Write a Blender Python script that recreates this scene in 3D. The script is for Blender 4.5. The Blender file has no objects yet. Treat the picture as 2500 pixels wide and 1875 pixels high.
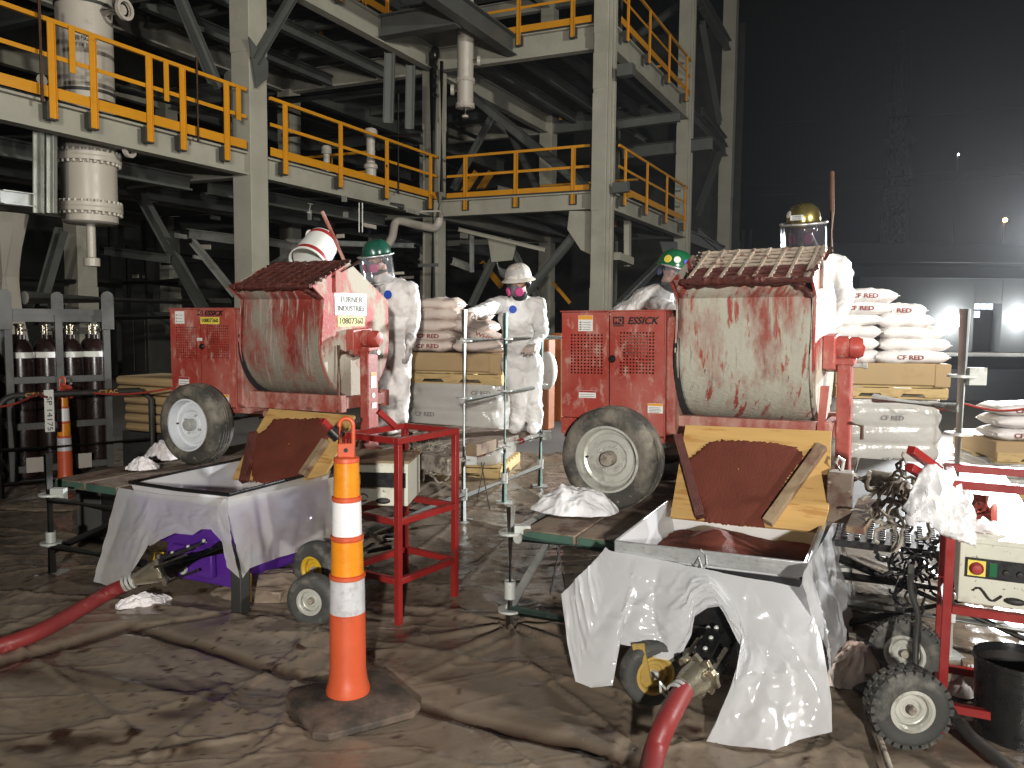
import bpy, math, random
import numpy as np
from mathutils import Matrix, Vector
random.seed(7); RNG=np.random.RandomState(5)
scene=bpy.context.scene; COL=scene.collection
R=math.radians
# ---------------------------------------------------------------- camera
PITCH=R(-4.63); ROLL=R(0.55); CH=1.6; FPX=2000.
cam_d=bpy.data.cameras.new('camera'); cam=bpy.data.objects.new('camera',cam_d); COL.objects.link(cam)
cam_d.sensor_width=36; cam_d.lens=FPX/2500*36; cam_d.clip_end=2000; cam_d.clip_start=.05
cam.matrix_world=Matrix.Translation((0,0,CH))@Matrix.Rotation(R(90)+PITCH,4,'X')@Matrix.Rotation(ROLL,4,'Z')
scene.camera=cam
# ---------------------------------------------------------------- world / lights
w=bpy.data.worlds.new('World'); scene.world=w; w.use_nodes=True
wn=w.node_tree.nodes; wl=w.node_tree.links
bg=wn['Background']; sky=wn.new('ShaderNodeTexSky'); sky.sky_type='NISHITA'; sky.sun_disc=False
sky.sun_elevation=R(-6); sky.sun_rotation=R(200)
hs=wn.new('ShaderNodeHueSaturation'); hs.inputs['Saturation'].default_value=.35
wl.new(sky.outputs[0],hs.inputs['Color']); wl.new(hs.outputs[0],bg.inputs[0]); bg.inputs[1].default_value=.05
def spot(name,loc,target,power,col=(1,.97,.9),size=.25,angle=150,blend=.6):
    l=bpy.data.lights.new(name,'SPOT'); l.energy=power; l.color=col; l.shadow_soft_size=size
    l.spot_size=R(angle); l.spot_blend=blend
    o=bpy.data.objects.new(name,l); COL.objects.link(o); o.location=loc
    o.rotation_euler=(Vector(target)-Vector(loc)).to_track_quat('-Z','Y').to_euler(); return o
# a light tower off to the right of the picture, and work lights behind the photographer
spot('light_tower_lamp',(8.0,12.2,2.9),(1.5,6,.2),8500,(.95,.98,1),.2,104,.7)
spot('light_tower_lamp',(5.0,2.3,3.1),(.5,5.2,.9),900,(1,.98,.93),.15,150)
spot('light_tower_lamp',(10.5,1.5,6.2),(.5,19,6.2),7600,(1,.98,.86),.3,75,.5)
spot('work_lamp',(.3,-6.5,2.7),(.2,8,2.2),4700,(1,.96,.89),.15,64,1)
spot('work_lamp',(-2.0,-3,4.6),(-4.5,14,7.4),3000,(1,.95,.83),.25,62,.9)
scene.view_settings.view_transform='Standard'; scene.view_settings.look='None'
scene.view_settings.exposure=.06; scene.view_settings.gamma=1
cy=scene.cycles
try:
    cy.use_denoising=True; cy.denoiser='OPENIMAGEDENOISE'
except Exception: pass
cy.max_bounces=7; cy.diffuse_bounces=3; cy.glossy_bounces=3; cy.transmission_bounces=4; cy.transparent_max_bounces=8
cy.volume_bounces=0; cy.volume_step_rate=4; cy.sample_clamp_indirect=4; cy.caustics_reflective=False; cy.caustics_refractive=False
# ---------------------------------------------------------------- picture -> place helpers
def raydir(u,v):
    x=(u-1250)/FPX; z=-(v-937.5)/FPX
    c,s=math.cos(ROLL),math.sin(ROLL); x,z=x*c-z*s,x*s+z*c
    cp,sp=math.cos(PITCH),math.sin(PITCH); y,z=cp-z*sp,sp+z*cp
    return Vector((x,y,z))
CC=Vector((0,0,CH)); AY=R(25.3)
E=Vector((math.cos(AY),-math.sin(AY),0)); D=Vector((math.sin(AY),math.cos(AY),0)); Z=Vector((0,0,1))
def atY(u,v,Y): d=raydir(u,v); return CC+d*(Y/d.y)
def onz(u,v,z): d=raydir(u,v); return CC+d*((z-CH)/d.z)
def onpl(u,v,P,n): d=raydir(u,v); return CC+d*((P-CC).dot(n)/d.dot(n))
OS=Vector((-5.17,15.87,0))
def pS(u,v,s): return onpl(u,v,OS+E*s,E)
def pT(u,v,t): return onpl(u,v,OS+D*t,D)
def st(s,t,z=0): return OS+E*s+D*t+Z*z
def frame(o,yaw=-AY,tilt=0):
    return Matrix.Translation(o)@Matrix.Rotation(yaw,4,'Z')@Matrix.Rotation(tilt,4,'Y')
# ---------------------------------------------------------------- numpy noise
_NT={}
def vnoise(x,y,seed=0):
    if seed not in _NT: _NT[seed]=np.random.RandomState(seed).rand(256,256)
    T=_NT[seed]
    xi=np.floor(x).astype(int); yi=np.floor(y).astype(int); fx=x-xi; fy=y-yi
    fx=fx*fx*(3-2*fx); fy=fy*fy*(3-2*fy)
    a=T[xi%256,yi%256]; b=T[(xi+1)%256,yi%256]; c=T[xi%256,(yi+1)%256]; d=T[(xi+1)%256,(yi+1)%256]
    return (a*(1-fx)+b*fx)*(1-fy)+(c*(1-fx)+d*fx)*fy
# ---------------------------------------------------------------- mesh builder
def basis(d,up=None):
    d=Vector(d).normalized(); up=Vector(up) if up is not None else Z
    if abs(d.dot(up.normalized()))>.98: up=Vector((1,0,0)) if abs(d.x)<.9 else Vector((0,1,0))
    x=d.cross(up).normalized(); y=x.cross(d).normalized(); return x,y,d
class MB:
    def __init__(s,F=None): s.v=[]; s.f=[]; s.F=F
    def add(s,vs,fs):
        n=len(s.v); s.v+= [ (s.F@Vector(p)) if s.F else Vector(p) for p in vs]; s.f+=[tuple(i+n for i in f) for f in fs]; return s
    def box(s,a,b):
        x0,y0,z0=a;x1,y1,z1=b
        return s.add([(x0,y0,z0),(x1,y0,z0),(x1,y1,z0),(x0,y1,z0),(x0,y0,z1),(x1,y0,z1),(x1,y1,z1),(x0,y1,z1)],
          [(0,3,2,1),(4,5,6,7),(0,1,5,4),(1,2,6,5),(2,3,7,6),(3,0,4,7)])
    def bar(s,p,q,w,h,up=None):
        p=Vector(p);q=Vector(q);x,y,d=basis(q-p,up);vs=[]
        for c in (p,q):
            for a,b in ((-1,-1),(1,-1),(1,1),(-1,1)): vs.append(c+x*(a*w/2)+y*(b*h/2))
        return s.add(vs,[(0,1,2,3),(7,6,5,4),(0,4,5,1),(1,5,6,2),(2,6,7,3),(3,7,4,0)])
    def ibeam(s,p,q,H,B,t=.02,up=None):
        p=Vector(p);q=Vector(q);x,y,d=basis(q-p,up)
        s.bar(p+y*(H/2-t/2),q+y*(H/2-t/2),B,t,up); s.bar(p-y*(H/2-t/2),q-y*(H/2-t/2),B,t,up); return s.bar(p,q,t,H-2*t-.002,up)
    def angle(s,p,q,w,t=.012,up=None):
        p=Vector(p);q=Vector(q);x,y,d=basis(q-p,up)
        s.bar(p-y*(w/2),q-y*(w/2),w,t,up); return s.bar(p-x*(w/2-t/2)+y*(t/2+.001),q-x*(w/2-t/2)+y*(t/2+.001),t,w-.002,up)
    def tube(s,pts,r,n=8,cap=True):
        pts=[Vector(p) for p in pts];rs=r if isinstance(r,(list,tuple)) else [r]*len(pts)
        vs=[];fs=[];prev=None
        for i,p in enumerate(pts):
            d=(pts[min(i+1,len(pts)-1)]-pts[max(i-1,0)])
            if d.length<1e-9: d=Vector((0,0,1))
            d.normalize()
            if prev is None: x,y,_=basis(d)
            else:
                x=(prev-d*prev.dot(d)).normalized(); y=d.cross(x).normalized()
            prev=x
            for k in range(n):
                a=2*math.pi*k/n; vs.append(p+x*(math.cos(a)*rs[i])+y*(math.sin(a)*rs[i]))
        for i in range(len(pts)-1):
            for k in range(n): fs.append((i*n+k,i*n+(k+1)%n,(i+1)*n+(k+1)%n,(i+1)*n+k))
        if cap: fs.append(tuple(range(n-1,-1,-1))); fs.append(tuple((len(pts)-1)*n+k for k in range(n)))
        return s.add(vs,fs)
    def lathe(s,prof,o=(0,0,0),axis=(0,0,1),n=24,closed=False):
        x,y,d=basis(axis); o=Vector(o);vs=[];fs=[];m=len(prof)
        for r,z in prof:
            for k in range(n):
                a=2*math.pi*k/n; vs.append(o+d*z+x*(math.cos(a)*r)+y*(math.sin(a)*r))
        for i in range(m-1 if not closed else m):
            j=(i+1)%m
            for k in range(n): fs.append((i*n+k,i*n+(k+1)%n,j*n+(k+1)%n,j*n+k))
        if not closed:
            pass
        return s.add(vs,fs)
    def torus(s,o,axis,Rr,r,n=32,m=12):
        return s.lathe([(Rr+r*math.cos(2*math.pi*k/m),r*math.sin(2*math.pi*k/m)) for k in range(m)],o,axis,n,True)
    def prism(s,poly,off):
        off=Vector(off);n=len(poly);P=[Vector(p) for p in poly]
        vs=P+[p+off for p in P]
        return s.add(vs,[tuple(range(n)),tuple(range(2*n-1,n-1,-1))]+[(i,i+n,(i+1)%n+n,(i+1)%n) for i in range(n)])
    def grid(s,G,closed=False):
        m=len(G);n=len(G[0]);vs=[p for r in G for p in r];fs=[]
        for i in range(m-1):
            for j in range(n-1 if not closed else n): fs.append((i*n+j,i*n+(j+1)%n,(i+1)*n+(j+1)%n,(i+1)*n+j))
        return s.add(vs,fs)
    def ell(s,o,rx,ry,rz,n=20,m=12,R3=None):
        vs=[];fs=[];o=Vector(o)
        for i in range(m+1):
            t=math.pi*i/m
            for k in range(n):
                a=2*math.pi*k/n; p=Vector((rx*math.sin(t)*math.cos(a),ry*math.sin(t)*math.sin(a),rz*math.cos(t)))
                if R3: p=R3@p
                vs.append(o+p)
        for i in range(m):
            for k in range(n): fs.append((i*n+k,(i+1)*n+k,(i+1)*n+(k+1)%n,i*n+(k+1)%n))
        return s.add(vs,fs)
    def build(s,name,m,parent=None,smooth=None,bevel=0,solid=0,sub=0,origin=None):
        me=bpy.data.meshes.new(name); o=bpy.data.objects.new(name,me); COL.objects.link(o)
        if parent is not None:
            L=PLOC[parent.name]; o.parent=parent; PLOC[o.name]=L; base=L
        else:
            if origin is None:
                xs=[v.x for v in s.v];ys=[v.y for v in s.v];zs=[v.z for v in s.v]
                origin=Vector(((min(xs)+max(xs))/2,(min(ys)+max(ys))/2,min(zs)))
            base=Vector(origin); o.location=base; PLOC[o.name]=base
        me.from_pydata([tuple(v-base) for v in s.v],[],s.f); me.validate(); me.update()
        if m: me.materials.append(m)
        if smooth:
            me.shade_smooth(); me.set_sharp_from_angle(angle=R(smooth))
        if solid:
            k=o.modifiers.new('s','SOLIDIFY');k.thickness=abs(solid);k.offset=1 if solid>0 else -1
        if bevel:
            k=o.modifiers.new('b','BEVEL');k.width=bevel;k.segments=2;k.limit_method='ANGLE';k.angle_limit=R(40)
            if not smooth: me.shade_smooth(); me.set_sharp_from_angle(angle=R(35))
        if sub:
            k=o.modifiers.new('ss','SUBSURF');k.levels=sub;k.render_levels=sub
        return o
PLOC={}
def thing(name,label,cat,loc,group=None):
    o=bpy.data.objects.new(name,None); COL.objects.link(o); o.location=loc; o.empty_display_size=.1
    PLOC[o.name]=Vector(loc); return tag(o,label,cat,group)
def tag(o,label,cat,group=None):
    o['label']=label; o['category']=cat
    if group: o['group']=group
    return o
def struct(o,kind='structure'): o['kind']=kind; return o
def text(s,size,F,name,m,parent,width=None,shear=0,bold=.0,depth=.0012):
    """letters as a thin mesh; F maps x=right, y=up, z=out of the surface"""
    c=bpy.data.curves.new(name,'FONT'); c.body=s; c.size=size; c.shear=shear; c.offset=bold; c.extrude=depth
    c.align_x='CENTER'; c.align_y='CENTER'; c.resolution_u=3
    t=bpy.data.objects.new(name,c); COL.objects.link(t)
    dg=bpy.context.evaluated_depsgraph_get(); me=bpy.data.meshes.new_from_object(t.evaluated_get(dg))
    bpy.data.objects.remove(t); 
    co=np.empty(len(me.vertices)*3); me.vertices.foreach_get('co',co); co=co.reshape(-1,3)
    if width and len(co):
        wd=co[:,0].max()-co[:,0].min(); co[:,0]*=width/wd
    k=MB(F); k.add([tuple(p) for p in co],[tuple(p.vertices) for p in me.polygons]); bpy.data.meshes.remove(me)
    return k.build(name,m,parent)
def facing(p,right,up=Z):
    """matrix whose x=right,y=up,z=out"""
    r=Vector(right).normalized(); n=r.cross(Vector(up)).normalized(); u=n.cross(r)
    M=Matrix((( r.x,u.x,n.x,p[0]),(r.y,u.y,n.y,p[1]),(r.z,u.z,n.z,p[2]),(0,0,0,1))); return M
def copy_tree(o,loc,rotz=0,label=None,extra=None):
    c=o.copy(); COL.objects.link(c); c.location=loc; c.rotation_euler=(0,0,rotz); PLOC[c.name]=Vector(loc)
    if label: c['label']=label
    for ch in list(o.children):
        k=ch.copy(); COL.objects.link(k); k.parent=c
        for g in ch.children:
            d=g.copy(); COL.objects.link(d); d.parent=k
    return c
# ---------------------------------------------------------------- materials
def mat(name,col,rough=.6,metal=0,vary=.25,vscale=3,layers=(),bump=.0,bscale=60,stretch=(1,1,1),spec=.5,coat=0,alpha=1,trans=0,emit=None,estr=0,sub=0):
    m=bpy.data.materials.new(name); m.use_nodes=True; nt=m.node_tree; N=nt.nodes; L=nt.links
    b=N['Principled BSDF']; b.inputs['Roughness'].default_value=rough; b.inputs['Metallic'].default_value=metal
    b.inputs['Specular IOR Level'].default_value=spec; b.inputs['Coat Weight'].default_value=coat
    if coat: b.inputs['Coat Roughness'].default_value=.15
    b.inputs['Alpha'].default_value=alpha; b.inputs['Transmission Weight'].default_value=trans
    if emit: b.inputs['Emission Color'].default_value=(*emit,1); b.inputs['Emission Strength'].default_value=estr
    tc=N.new('ShaderNodeTexCoord')
    def noise(scale,st=(1,1,1),det=5,off=0,rg=.6):
        mp=N.new('ShaderNodeMapping'); mp.inputs['Scale'].default_value=st; mp.inputs['Location'].default_value=(off,off*.7,off*1.3)
        L.new(tc.outputs['Object'],mp.inputs[0]); n=N.new('ShaderNodeTexNoise'); n.inputs['Scale'].default_value=scale
        n.inputs['Detail'].default_value=det; n.inputs['Roughness'].default_value=rg; L.new(mp.outputs[0],n.inputs['Vector']); return n.outputs['Fac']
    def mr(src,a,c,lo=0,hi=1):
        k=N.new('ShaderNodeMapRange'); k.inputs[1].default_value=a; k.inputs[2].default_value=c; k.inputs[3].default_value=lo; k.inputs[4].default_value=hi
        L.new(src,k.inputs[0]); return k.outputs[0]
    def mix(f,a,c):
        k=N.new('ShaderNodeMix'); k.data_type='RGBA'
        (L.new(f,k.inputs[0]) if hasattr(f,'is_linked') else setattr(k.inputs[0],'default_value',f))
        for s_,i in ((a,6),(c,7)):
            if hasattr(s_,'is_linked'): L.new(s_,k.inputs[i])
            else: k.inputs[i].default_value=(*s_[:3],1)
        return k.outputs[2]
    n0=noise(vscale,stretch); dark=tuple(c*(1-vary) for c in col); lite=tuple(min(1,c*(1+vary*.6)) for c in col)
    c=mix(mr(n0,.3,.7),dark,lite); rsrc=None
    for i,l in enumerate(layers):  # (color, scale, lo, hi, stretch, rough)
        f=noise(l[1],l[4] if len(l)>4 else (1,1,1),6,3.1*(i+1),.65); f=mr(f,l[2],l[3])
        c=mix(f,c,l[0])
        if len(l)>5:
            k=N.new('ShaderNodeMix'); L.new(f,k.inputs[0])
            if rsrc is None: k.inputs[2].default_value=rough
            else: L.new(rsrc,k.inputs[2])
            k.inputs[3].default_value=l[5]; rsrc=k.outputs[0]
    L.new(c,b.inputs['Base Color'])
    if rsrc is None: rsrc=mr(noise(vscale*4),.2,.8,max(0,rough-.12),min(1,rough+.12))
    L.new(rsrc,b.inputs['Roughness'])
    if bump:
        k=N.new('ShaderNodeBump'); k.inputs['Strength'].default_value=min(1,bump); k.inputs['Distance'].default_value=.01
        L.new(noise(bscale,stretch,4),k.inputs['Height']); L.new(k.outputs[0],b.inputs['Normal'])
    m['c']=1
    return m
def film(name,col,alpha,transl=.5,rough=.25,bump=.3,dirt=None,bscale=9):
    """plastic film: glossy skin, light let through"""
    m=mat(name,col,rough,0,.1,2,layers=dirt or (),bump=bump,bscale=bscale,spec=.6); nt=m.node_tree; N=nt.nodes; L=nt.links
    b=N['Principled BSDF']; out=N['Material Output']; t=N.new('ShaderNodeBsdfTranslucent'); t.inputs[0].default_value=(*col,1)
    a=N.new('ShaderNodeMixShader'); a.inputs[0].default_value=transl; L.new(b.outputs[0],a.inputs[1]); L.new(t.outputs[0],a.inputs[2])
    p=N.new('ShaderNodeBsdfTransparent'); q=N.new('ShaderNodeMixShader'); q.inputs[0].default_value=1-alpha; L.new(a.outputs[0],q.inputs[1]); L.new(p.outputs[0],q.inputs[2])
    L.new(q.outputs[0],out.inputs[0]); return m
GY=(.46,.45,.37)
mRed=mat('red_paint',(.38,.05,.035),.45,0,.22,2,[((.44,.15,.12),2.2,.42,.7),((.48,.26,.21),16,.54,.68,(1,1,.5),.8),((.5,.42,.34),120,.68,.72,(1,1,1),.9),((.12,.02,.015),5,.6,.8)],bump=.15,bscale=40)
mRedDusty=mat('dusty_red_paint',(.36,.07,.05),.6,0,.25,3,[((.46,.27,.22),6,.42,.62,(1,1,.6),.85),((.55,.48,.42),90,.63,.7),((.14,.03,.025),7,.62,.75)],bump=.3,bscale=50)
mRedFrame=mat('red_frame_paint',(.27,.018,.016),.35,0,.2,4,[((.1,.03,.025),9,.62,.7),((.4,.3,.27),60,.7,.74)],bump=.05)
mDrumA=mat('drum_with_cement',(.30,.07,.05),.65,0,.3,3,[(GY,3.2,.40,.52,(1,.35,.35),.9),((.42,.40,.33),24,.50,.60,(1,.10,.10),.9),((.33,.07,.05),30,.56,.62,(1,.16,.16),.7),((.38,.24,.19),5,.52,.72,(1,.5,.5)),((.30,.27,.22),60,.60,.66,(1,.08,.08)),((.1,.03,.025),30,.66,.7,(1,.15,.15))],bump=.6,bscale=45)
mDrumB=mat('drum_streaked',(.27,.04,.03),.5,0,.35,3,[((.27,.24,.19),3.2,.42,.56,(1,.4,.4),.85),((.44,.33,.28),42,.54,.64,(1,.06,.06),.8),((.30,.14,.11),12,.56,.68),((.05,.02,.018),3,.62,.70)],bump=.5,bscale=60)
mEnd=mat('drum_end_plate',(.40,.05,.04),.6,0,.25,3,[((.48,.44,.36),2.6,.44,.52,(1,1,.7),.9),((.5,.42,.34),30,.6,.7,(1,1,.2))],bump=.3)
mGrate=mat('grate_caked',(.46,.37,.29),.8,0,.3,8,[((.12,.022,.015),7,.56,.62,(1,1,1),.3)],bump=.8,bscale=90)
mMortar=mat('wet_red_mortar',(.125,.028,.018),.38,0,.25,12,[((.07,.012,.009),30,.5,.62)],bump=1,bscale=220,spec=.6)
mMortarSmooth=mat('red_mortar_slurry',(.130,.032,.019),.8,0,.2,6,bump=.5,bscale=120,spec=.25)
mMortarDark=mat('fresh_dark_mortar',(.02,.008,.007),.35,0,.3,8,bump=.4,bscale=100)
mConc=mat('fireproof_coating',(.35,.335,.28),.85,0,.14,1.2,[((.26,.25,.21),.7,.5,.7),((.45,.43,.38),140,.66,.72)],bump=.35,bscale=55)
mSteel=mat('grey_primer_steel',(.10,.105,.10),.5,.15,.2,1.2,[((.09,.085,.075),3,.6,.75)],bump=.05)
mGalvB=mat('bright_galvanised_steel',(.55,.56,.53),.35,.7,.2,3,[((.35,.34,.3),5,.55,.7)],bump=.05)
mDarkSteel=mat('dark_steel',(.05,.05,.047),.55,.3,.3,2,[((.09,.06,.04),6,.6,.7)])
mYel=mat('yellow_rail_paint',(.60,.26,.012),.45,0,.1,2,[((.34,.17,.02),6,.66,.75)],bump=.05)
mRust=mat('rusty_iron',(.12,.06,.035),.8,.2,.4,8,bump=.3)
mVessel=mat('white_vessel_paint',(.46,.42,.37),.4,0,.08,1,[((.3,.26,.22),3,.6,.75)],bump=.05)
mGalv=mat('galvanised_tube',(.56,.58,.55),.38,.2,.25,5,[((.30,.27,.22),14,.55,.65,(1,1,.4),.85)],bump=.1)
mGalvGreen=mat('green_galvanised_tube',(.12,.2,.17),.5,.4,.3,5,[((.30,.27,.22),14,.58,.68)],bump=.1)
mTyre=mat('dirty_tyre',(.055,.052,.045),.8,0,.3,5,[((.20,.18,.145),5,.45,.62),((.25,.22,.18),40,.6,.72)],bump=.3,bscale=80)
mTyreSm=mat('small_tyre',(.06,.06,.055),.75,0,.3,8,[((.17,.16,.14),8,.5,.65)],bump=.3,bscale=120)
mRimW=mat('white_rim',(.72,.75,.78),.35,0,.05,3,[((.45,.42,.38),30,.64,.72)])
mRimM=mat('galvanised_rim',(.62,.62,.56),.35,.35,.15,5,[((.40,.39,.34),10,.52,.64),((.2,.17,.13),60,.66,.72)],bump=.1)
mPly=mat('plywood',(.55,.34,.12),.6,0,.15,2,[((.40,.21,.06),3,.52,.60,(1,1,9),.6),((.30,.13,.05),14,.68,.72)],bump=.08,stretch=(.6,.6,6))
mWood=mat('old_timber',(.28,.20,.12),.8,0,.3,4,[((.14,.07,.05),7,.5,.65)],bump=.2,stretch=(1,1,1))
mDeck=mat('deck_board',(.20,.15,.11),.75,0,.3,3,[((.09,.045,.03),6,.5,.62),((.33,.28,.22),22,.6,.7)],bump=.3)
mDeckGreen=mat('green_board_edge',(.05,.11,.08),.6,0,.3,6,[((.13,.11,.08),10,.55,.65)])
mPallet=mat('pallet_wood',(.52,.37,.16),.7,0,.15,3,[((.36,.24,.1),9,.5,.65,(1,1,4))],bump=.1)
mCard=mat('cardboard',(.38,.26,.13),.75,0,.08,2,[((.28,.18,.09),1.5,.55,.7)],bump=.05)
mBag=mat('paper_bag',(.72,.68,.66),.6,0,.08,3,[((.56,.44,.40),6,.55,.72)],bump=.5,bscale=14)
mBagPink=mat('dusty_paper_bag',(.62,.52,.46),.65,0,.12,3,[((.50,.36,.29),6,.5,.7)],bump=.5,bscale=14)
mTyvek=mat('white_coverall',(.74,.71,.69),.6,0,.05,3,[((.58,.46,.42),4,.55,.75)],bump=.6,bscale=16)
mTyvekClean=mat('clean_white_coverall',(.80,.79,.77),.6,0,.05,3,[((.66,.58,.54),3,.58,.8)],bump=.6,bscale=16)
mGlove=mat('dusty_glove',(.48,.44,.42),.8,0,.15,20,[((.25,.22,.22),18,.55,.65)],bump=.3,bscale=100)
mSkin=mat('skin',(.38,.19,.12),.5,0,.1,10,bump=.1)
mBlack=mat('black_plastic',(.012,.012,.013),.3,0,.2,8,[((.08,.06,.05),30,.66,.72)],spec=.6)
mBlackMat=mat('black_cloth_and_gap_shade',(.02,.02,.022),.9,0,.3,20,bump=.3)
mNavy=mat('blue_bandana',(.06,.07,.13),.8,0,.5,30,[((.25,.26,.32),50,.6,.66)],bump=.4)
mHatGreen=mat('green_hard_hat',(.012,.13,.05),.25,0,.1,4,[((.25,.2,.15),30,.68,.74)],coat=.4)
mHatDark=mat('dark_green_hard_hat',(.012,.075,.05),.25,0,.1,4,[((.2,.2,.17),12,.66,.74)],coat=.3)
mHatWhite=mat('dusty_white_hard_hat',(.62,.58,.52),.4,0,.06,4,[((.40,.28,.22),8,.6,.7)],coat=.2)
mHatGold=mat('gold_hard_hat',(.42,.33,.10),.22,.85,.1,4,coat=.4)
mAlu=mat('aluminium_trim',(.7,.7,.7),.3,.6,.1,6)
mPink=mat('pink_filter',(.50,.05,.19),.6,0,.1,20,bump=.2)
mRespir=mat('respirator_body',(.14,.14,.16),.5,0,.1,10)
mBlue=mat('blue_badge',(.02,.08,.5),.5,0,.1,10)
mWhite=mat('white_print',(.78,.78,.74),.6,0,.04,6,[((.55,.5,.45),40,.66,.75)])
mLabelY=mat('yellow_label',(.78,.66,.10),.5,0,.05,6,[((.5,.4,.2),30,.68,.76)])
mLabelO=mat('orange_label',(.75,.35,.05),.5,0,.05,6)
mLabelR=mat('red_label_band',(.35,.03,.03),.5,0,.05,6)
mInk=mat('black_ink_and_shade',(.015,.012,.012),.6,0,.2,10)
mInkRed=mat('red_ink',(.22,.03,.03),.6,0,.2,10)
mInkGrey=mat('grey_ink',(.22,.2,.2),.6,0,.2,10)
mSheet=film('clear_white_film',(.90,.91,.93),.90,.42,.13,.12,bscale=6)
mSheetDusk=film('hazy_film',(.86,.86,.88),.70,.45,.12,.12,[((.72,.62,.46),1.4,.45,.7)],bscale=9)
mWrap=film('shrink_wrap',(.62,.60,.56),.95,.25,.16,.8,bscale=12)
mVisor=None
mCloth=mat('white_rag',(.78,.74,.74),.85,0,.05,5,[((.6,.45,.42),7,.6,.75)],bump=.7,bscale=30)
mClothB=mat('clean_white_rag',(.84,.84,.85),.8,0,.03,5,bump=.6,bscale=25)
mTape=mat('silver_tape_band',(.42,.43,.43),.35,.35,.15,4,[((.3,.3,.3),20,.55,.65,(1,1,6))],bump=.3,bscale=30)
mOrange=mat('orange_plastic',(.62,.10,.035),.45,0,.12,3,[((.30,.06,.03),4,.6,.75)],bump=.05)
mReflO=mat('orange_reflective_band',(.80,.27,.012),.3,0,.15,9,[((.90,.42,.03),7,.54,.66,(1,1,.4)),((.7,.22,.02),26,.62,.7)],spec=.8)
mReflW=mat('white_reflective_band',(.88,.88,.88),.3,0,.04,6,spec=.8)
mReflG=mat('dirty_white_reflective_band',(.58,.58,.60),.35,0,.12,14,[((.44,.43,.43),18,.5,.62)],spec=.8)
mRubber=mat('black_rubber_base',(.05,.042,.034),.75,0,.3,4,[((.15,.105,.08),4,.42,.60),((.3,.24,.18),80,.68,.72)],bump=.3)
mHose=mat('red_hose',(.24,.03,.03),.45,0,.15,5,[((.36,.12,.11),12,.58,.72),((.1,.02,.02),5,.6,.75)],bump=.1)
mCast=mat('cast_metal',(.40,.36,.27),.32,.75,.2,6,[((.16,.13,.09),6,.56,.7)],bump=.15)
mPurple=mat('purple_paint',(.085,.02,.25),.35,0,.15,4,[((.22,.16,.3),40,.66,.72)])
mYellowP=mat('yellow_wheel_paint',(.66,.42,.03),.4,0,.15,6,[((.4,.2,.05),10,.6,.7)])
mBrass=mat('yellow_zinc_rim',(.50,.34,.09),.4,.3,.15,6,[((.3,.25,.15),20,.6,.7)])
mPanelW=mat('cream_panel',(.62,.62,.52),.45,0,.06,4,[((.2,.13,.09),45,.63,.68),((.42,.38,.3),5,.55,.7)])
mCable=mat('cable',(.03,.028,.025),.6,0,.3,10)
mMess=mat('caked_rope',(.36,.32,.26),.85,0,.4,10,[((.12,.1,.08),14,.5,.6)],bump=.5)
mRope=mat('red_rope',(.42,.05,.03),.8,0,.2,30,bump=.3,bscale=200)
mCyl=mat('maroon_cylinder',(.02,.010,.009),.3,0,.2,4,[((.2,.16,.13),20,.66,.74)],spec=.6)
mGreyDk=mat('rack_steel',(.10,.10,.095),.5,.3,.2,4,[((.07,.06,.05),6,.55,.7)])
mBldg=mat('warehouse_siding',(.10,.105,.12),.7,0,.08,.3)
mBldgW=mat('warehouse_block',(.15,.155,.165),.8,0,.1,.4)
mConcrete=mat('concrete',(.115,.10,.088),.8,0,.15,.5,[((.08,.065,.055),2,.55,.7)],bump=.1)
mFloodW=mat('lamp_face',(1,1,1),.4,emit=(1,1,.95),estr=60)
mFloodO=mat('orange_lamp_face',(1,.5,.2),.4,emit=(1,.42,.12),estr=40)
mWin=mat('lit_window',(.8,.85,.95),.4,emit=(.75,.85,1),estr=2.2)
mOrangeBody=mat('orange_machine_paint',(.22,.07,.02),.5,0,.2,3)
def glassy(name,col,alpha):
    m=mat(name,col,.08,0,.02,4,spec=.8); nt=m.node_tree; b=nt.nodes['Principled BSDF']; out=nt.nodes['Material Output']
    p=nt.nodes.new('ShaderNodeBsdfTransparent'); q=nt.nodes.new('ShaderNodeMixShader'); q.inputs[0].default_value=1-alpha
    nt.links.new(b.outputs[0],q.inputs[1]); nt.links.new(p.outputs[0],q.inputs[2]); nt.links.new(q.outputs[0],out.inputs[0]); return m
mVisor=glassy('clear_visor',(.35,.36,.38),.16); mVisorDark=glassy('dark_visor',(.06,.06,.07),.5)  # second visor is a darker, less clear copy
# ================================================================ ground and plastic sheeting
g=MB(); g.add([(-300,-60,-.03),(300,-60,-.03),(300,500,-.03),(-300,500,-.03)],[(0,1,2,3)])
struct(g.build('ground',mConcrete,origin=Vector((0,0,-.03))))
def ridged(x,y,ang,sc,st_,seed):
    c,s=math.cos(ang),math.sin(ang); u=(x*c+y*s)*sc; v=(-x*s+y*c)*sc*st_
    wv=vnoise(u*.7+9,v*.7+3,seed+50)*1.6
    n=vnoise(u+wv,v+wv*.6,seed); return (1-np.abs(2*n-1))
nx,ny=620,620
X=np.linspace(-7.2,4.3,nx); Y=1.9*(9.6/1.9)**np.linspace(0,1,ny); XX,YY=np.meshgrid(X,Y)
h=.018*ridged(XX,YY,R(62),1.1,.35,1)**6+.014*ridged(XX,YY,R(20),1.9,.3,2)**9+.010*ridged(XX,YY,R(110),2.6,.3,3)**9+.022*vnoise(XX*.7,YY*.7,5)+.02
fx,fy=0.0,4.06; rr=np.hypot(XX-fx,YY-fy); th=np.arctan2(YY-fy,XX-fx)
crease_shade=np.zeros_like(h)
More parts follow.
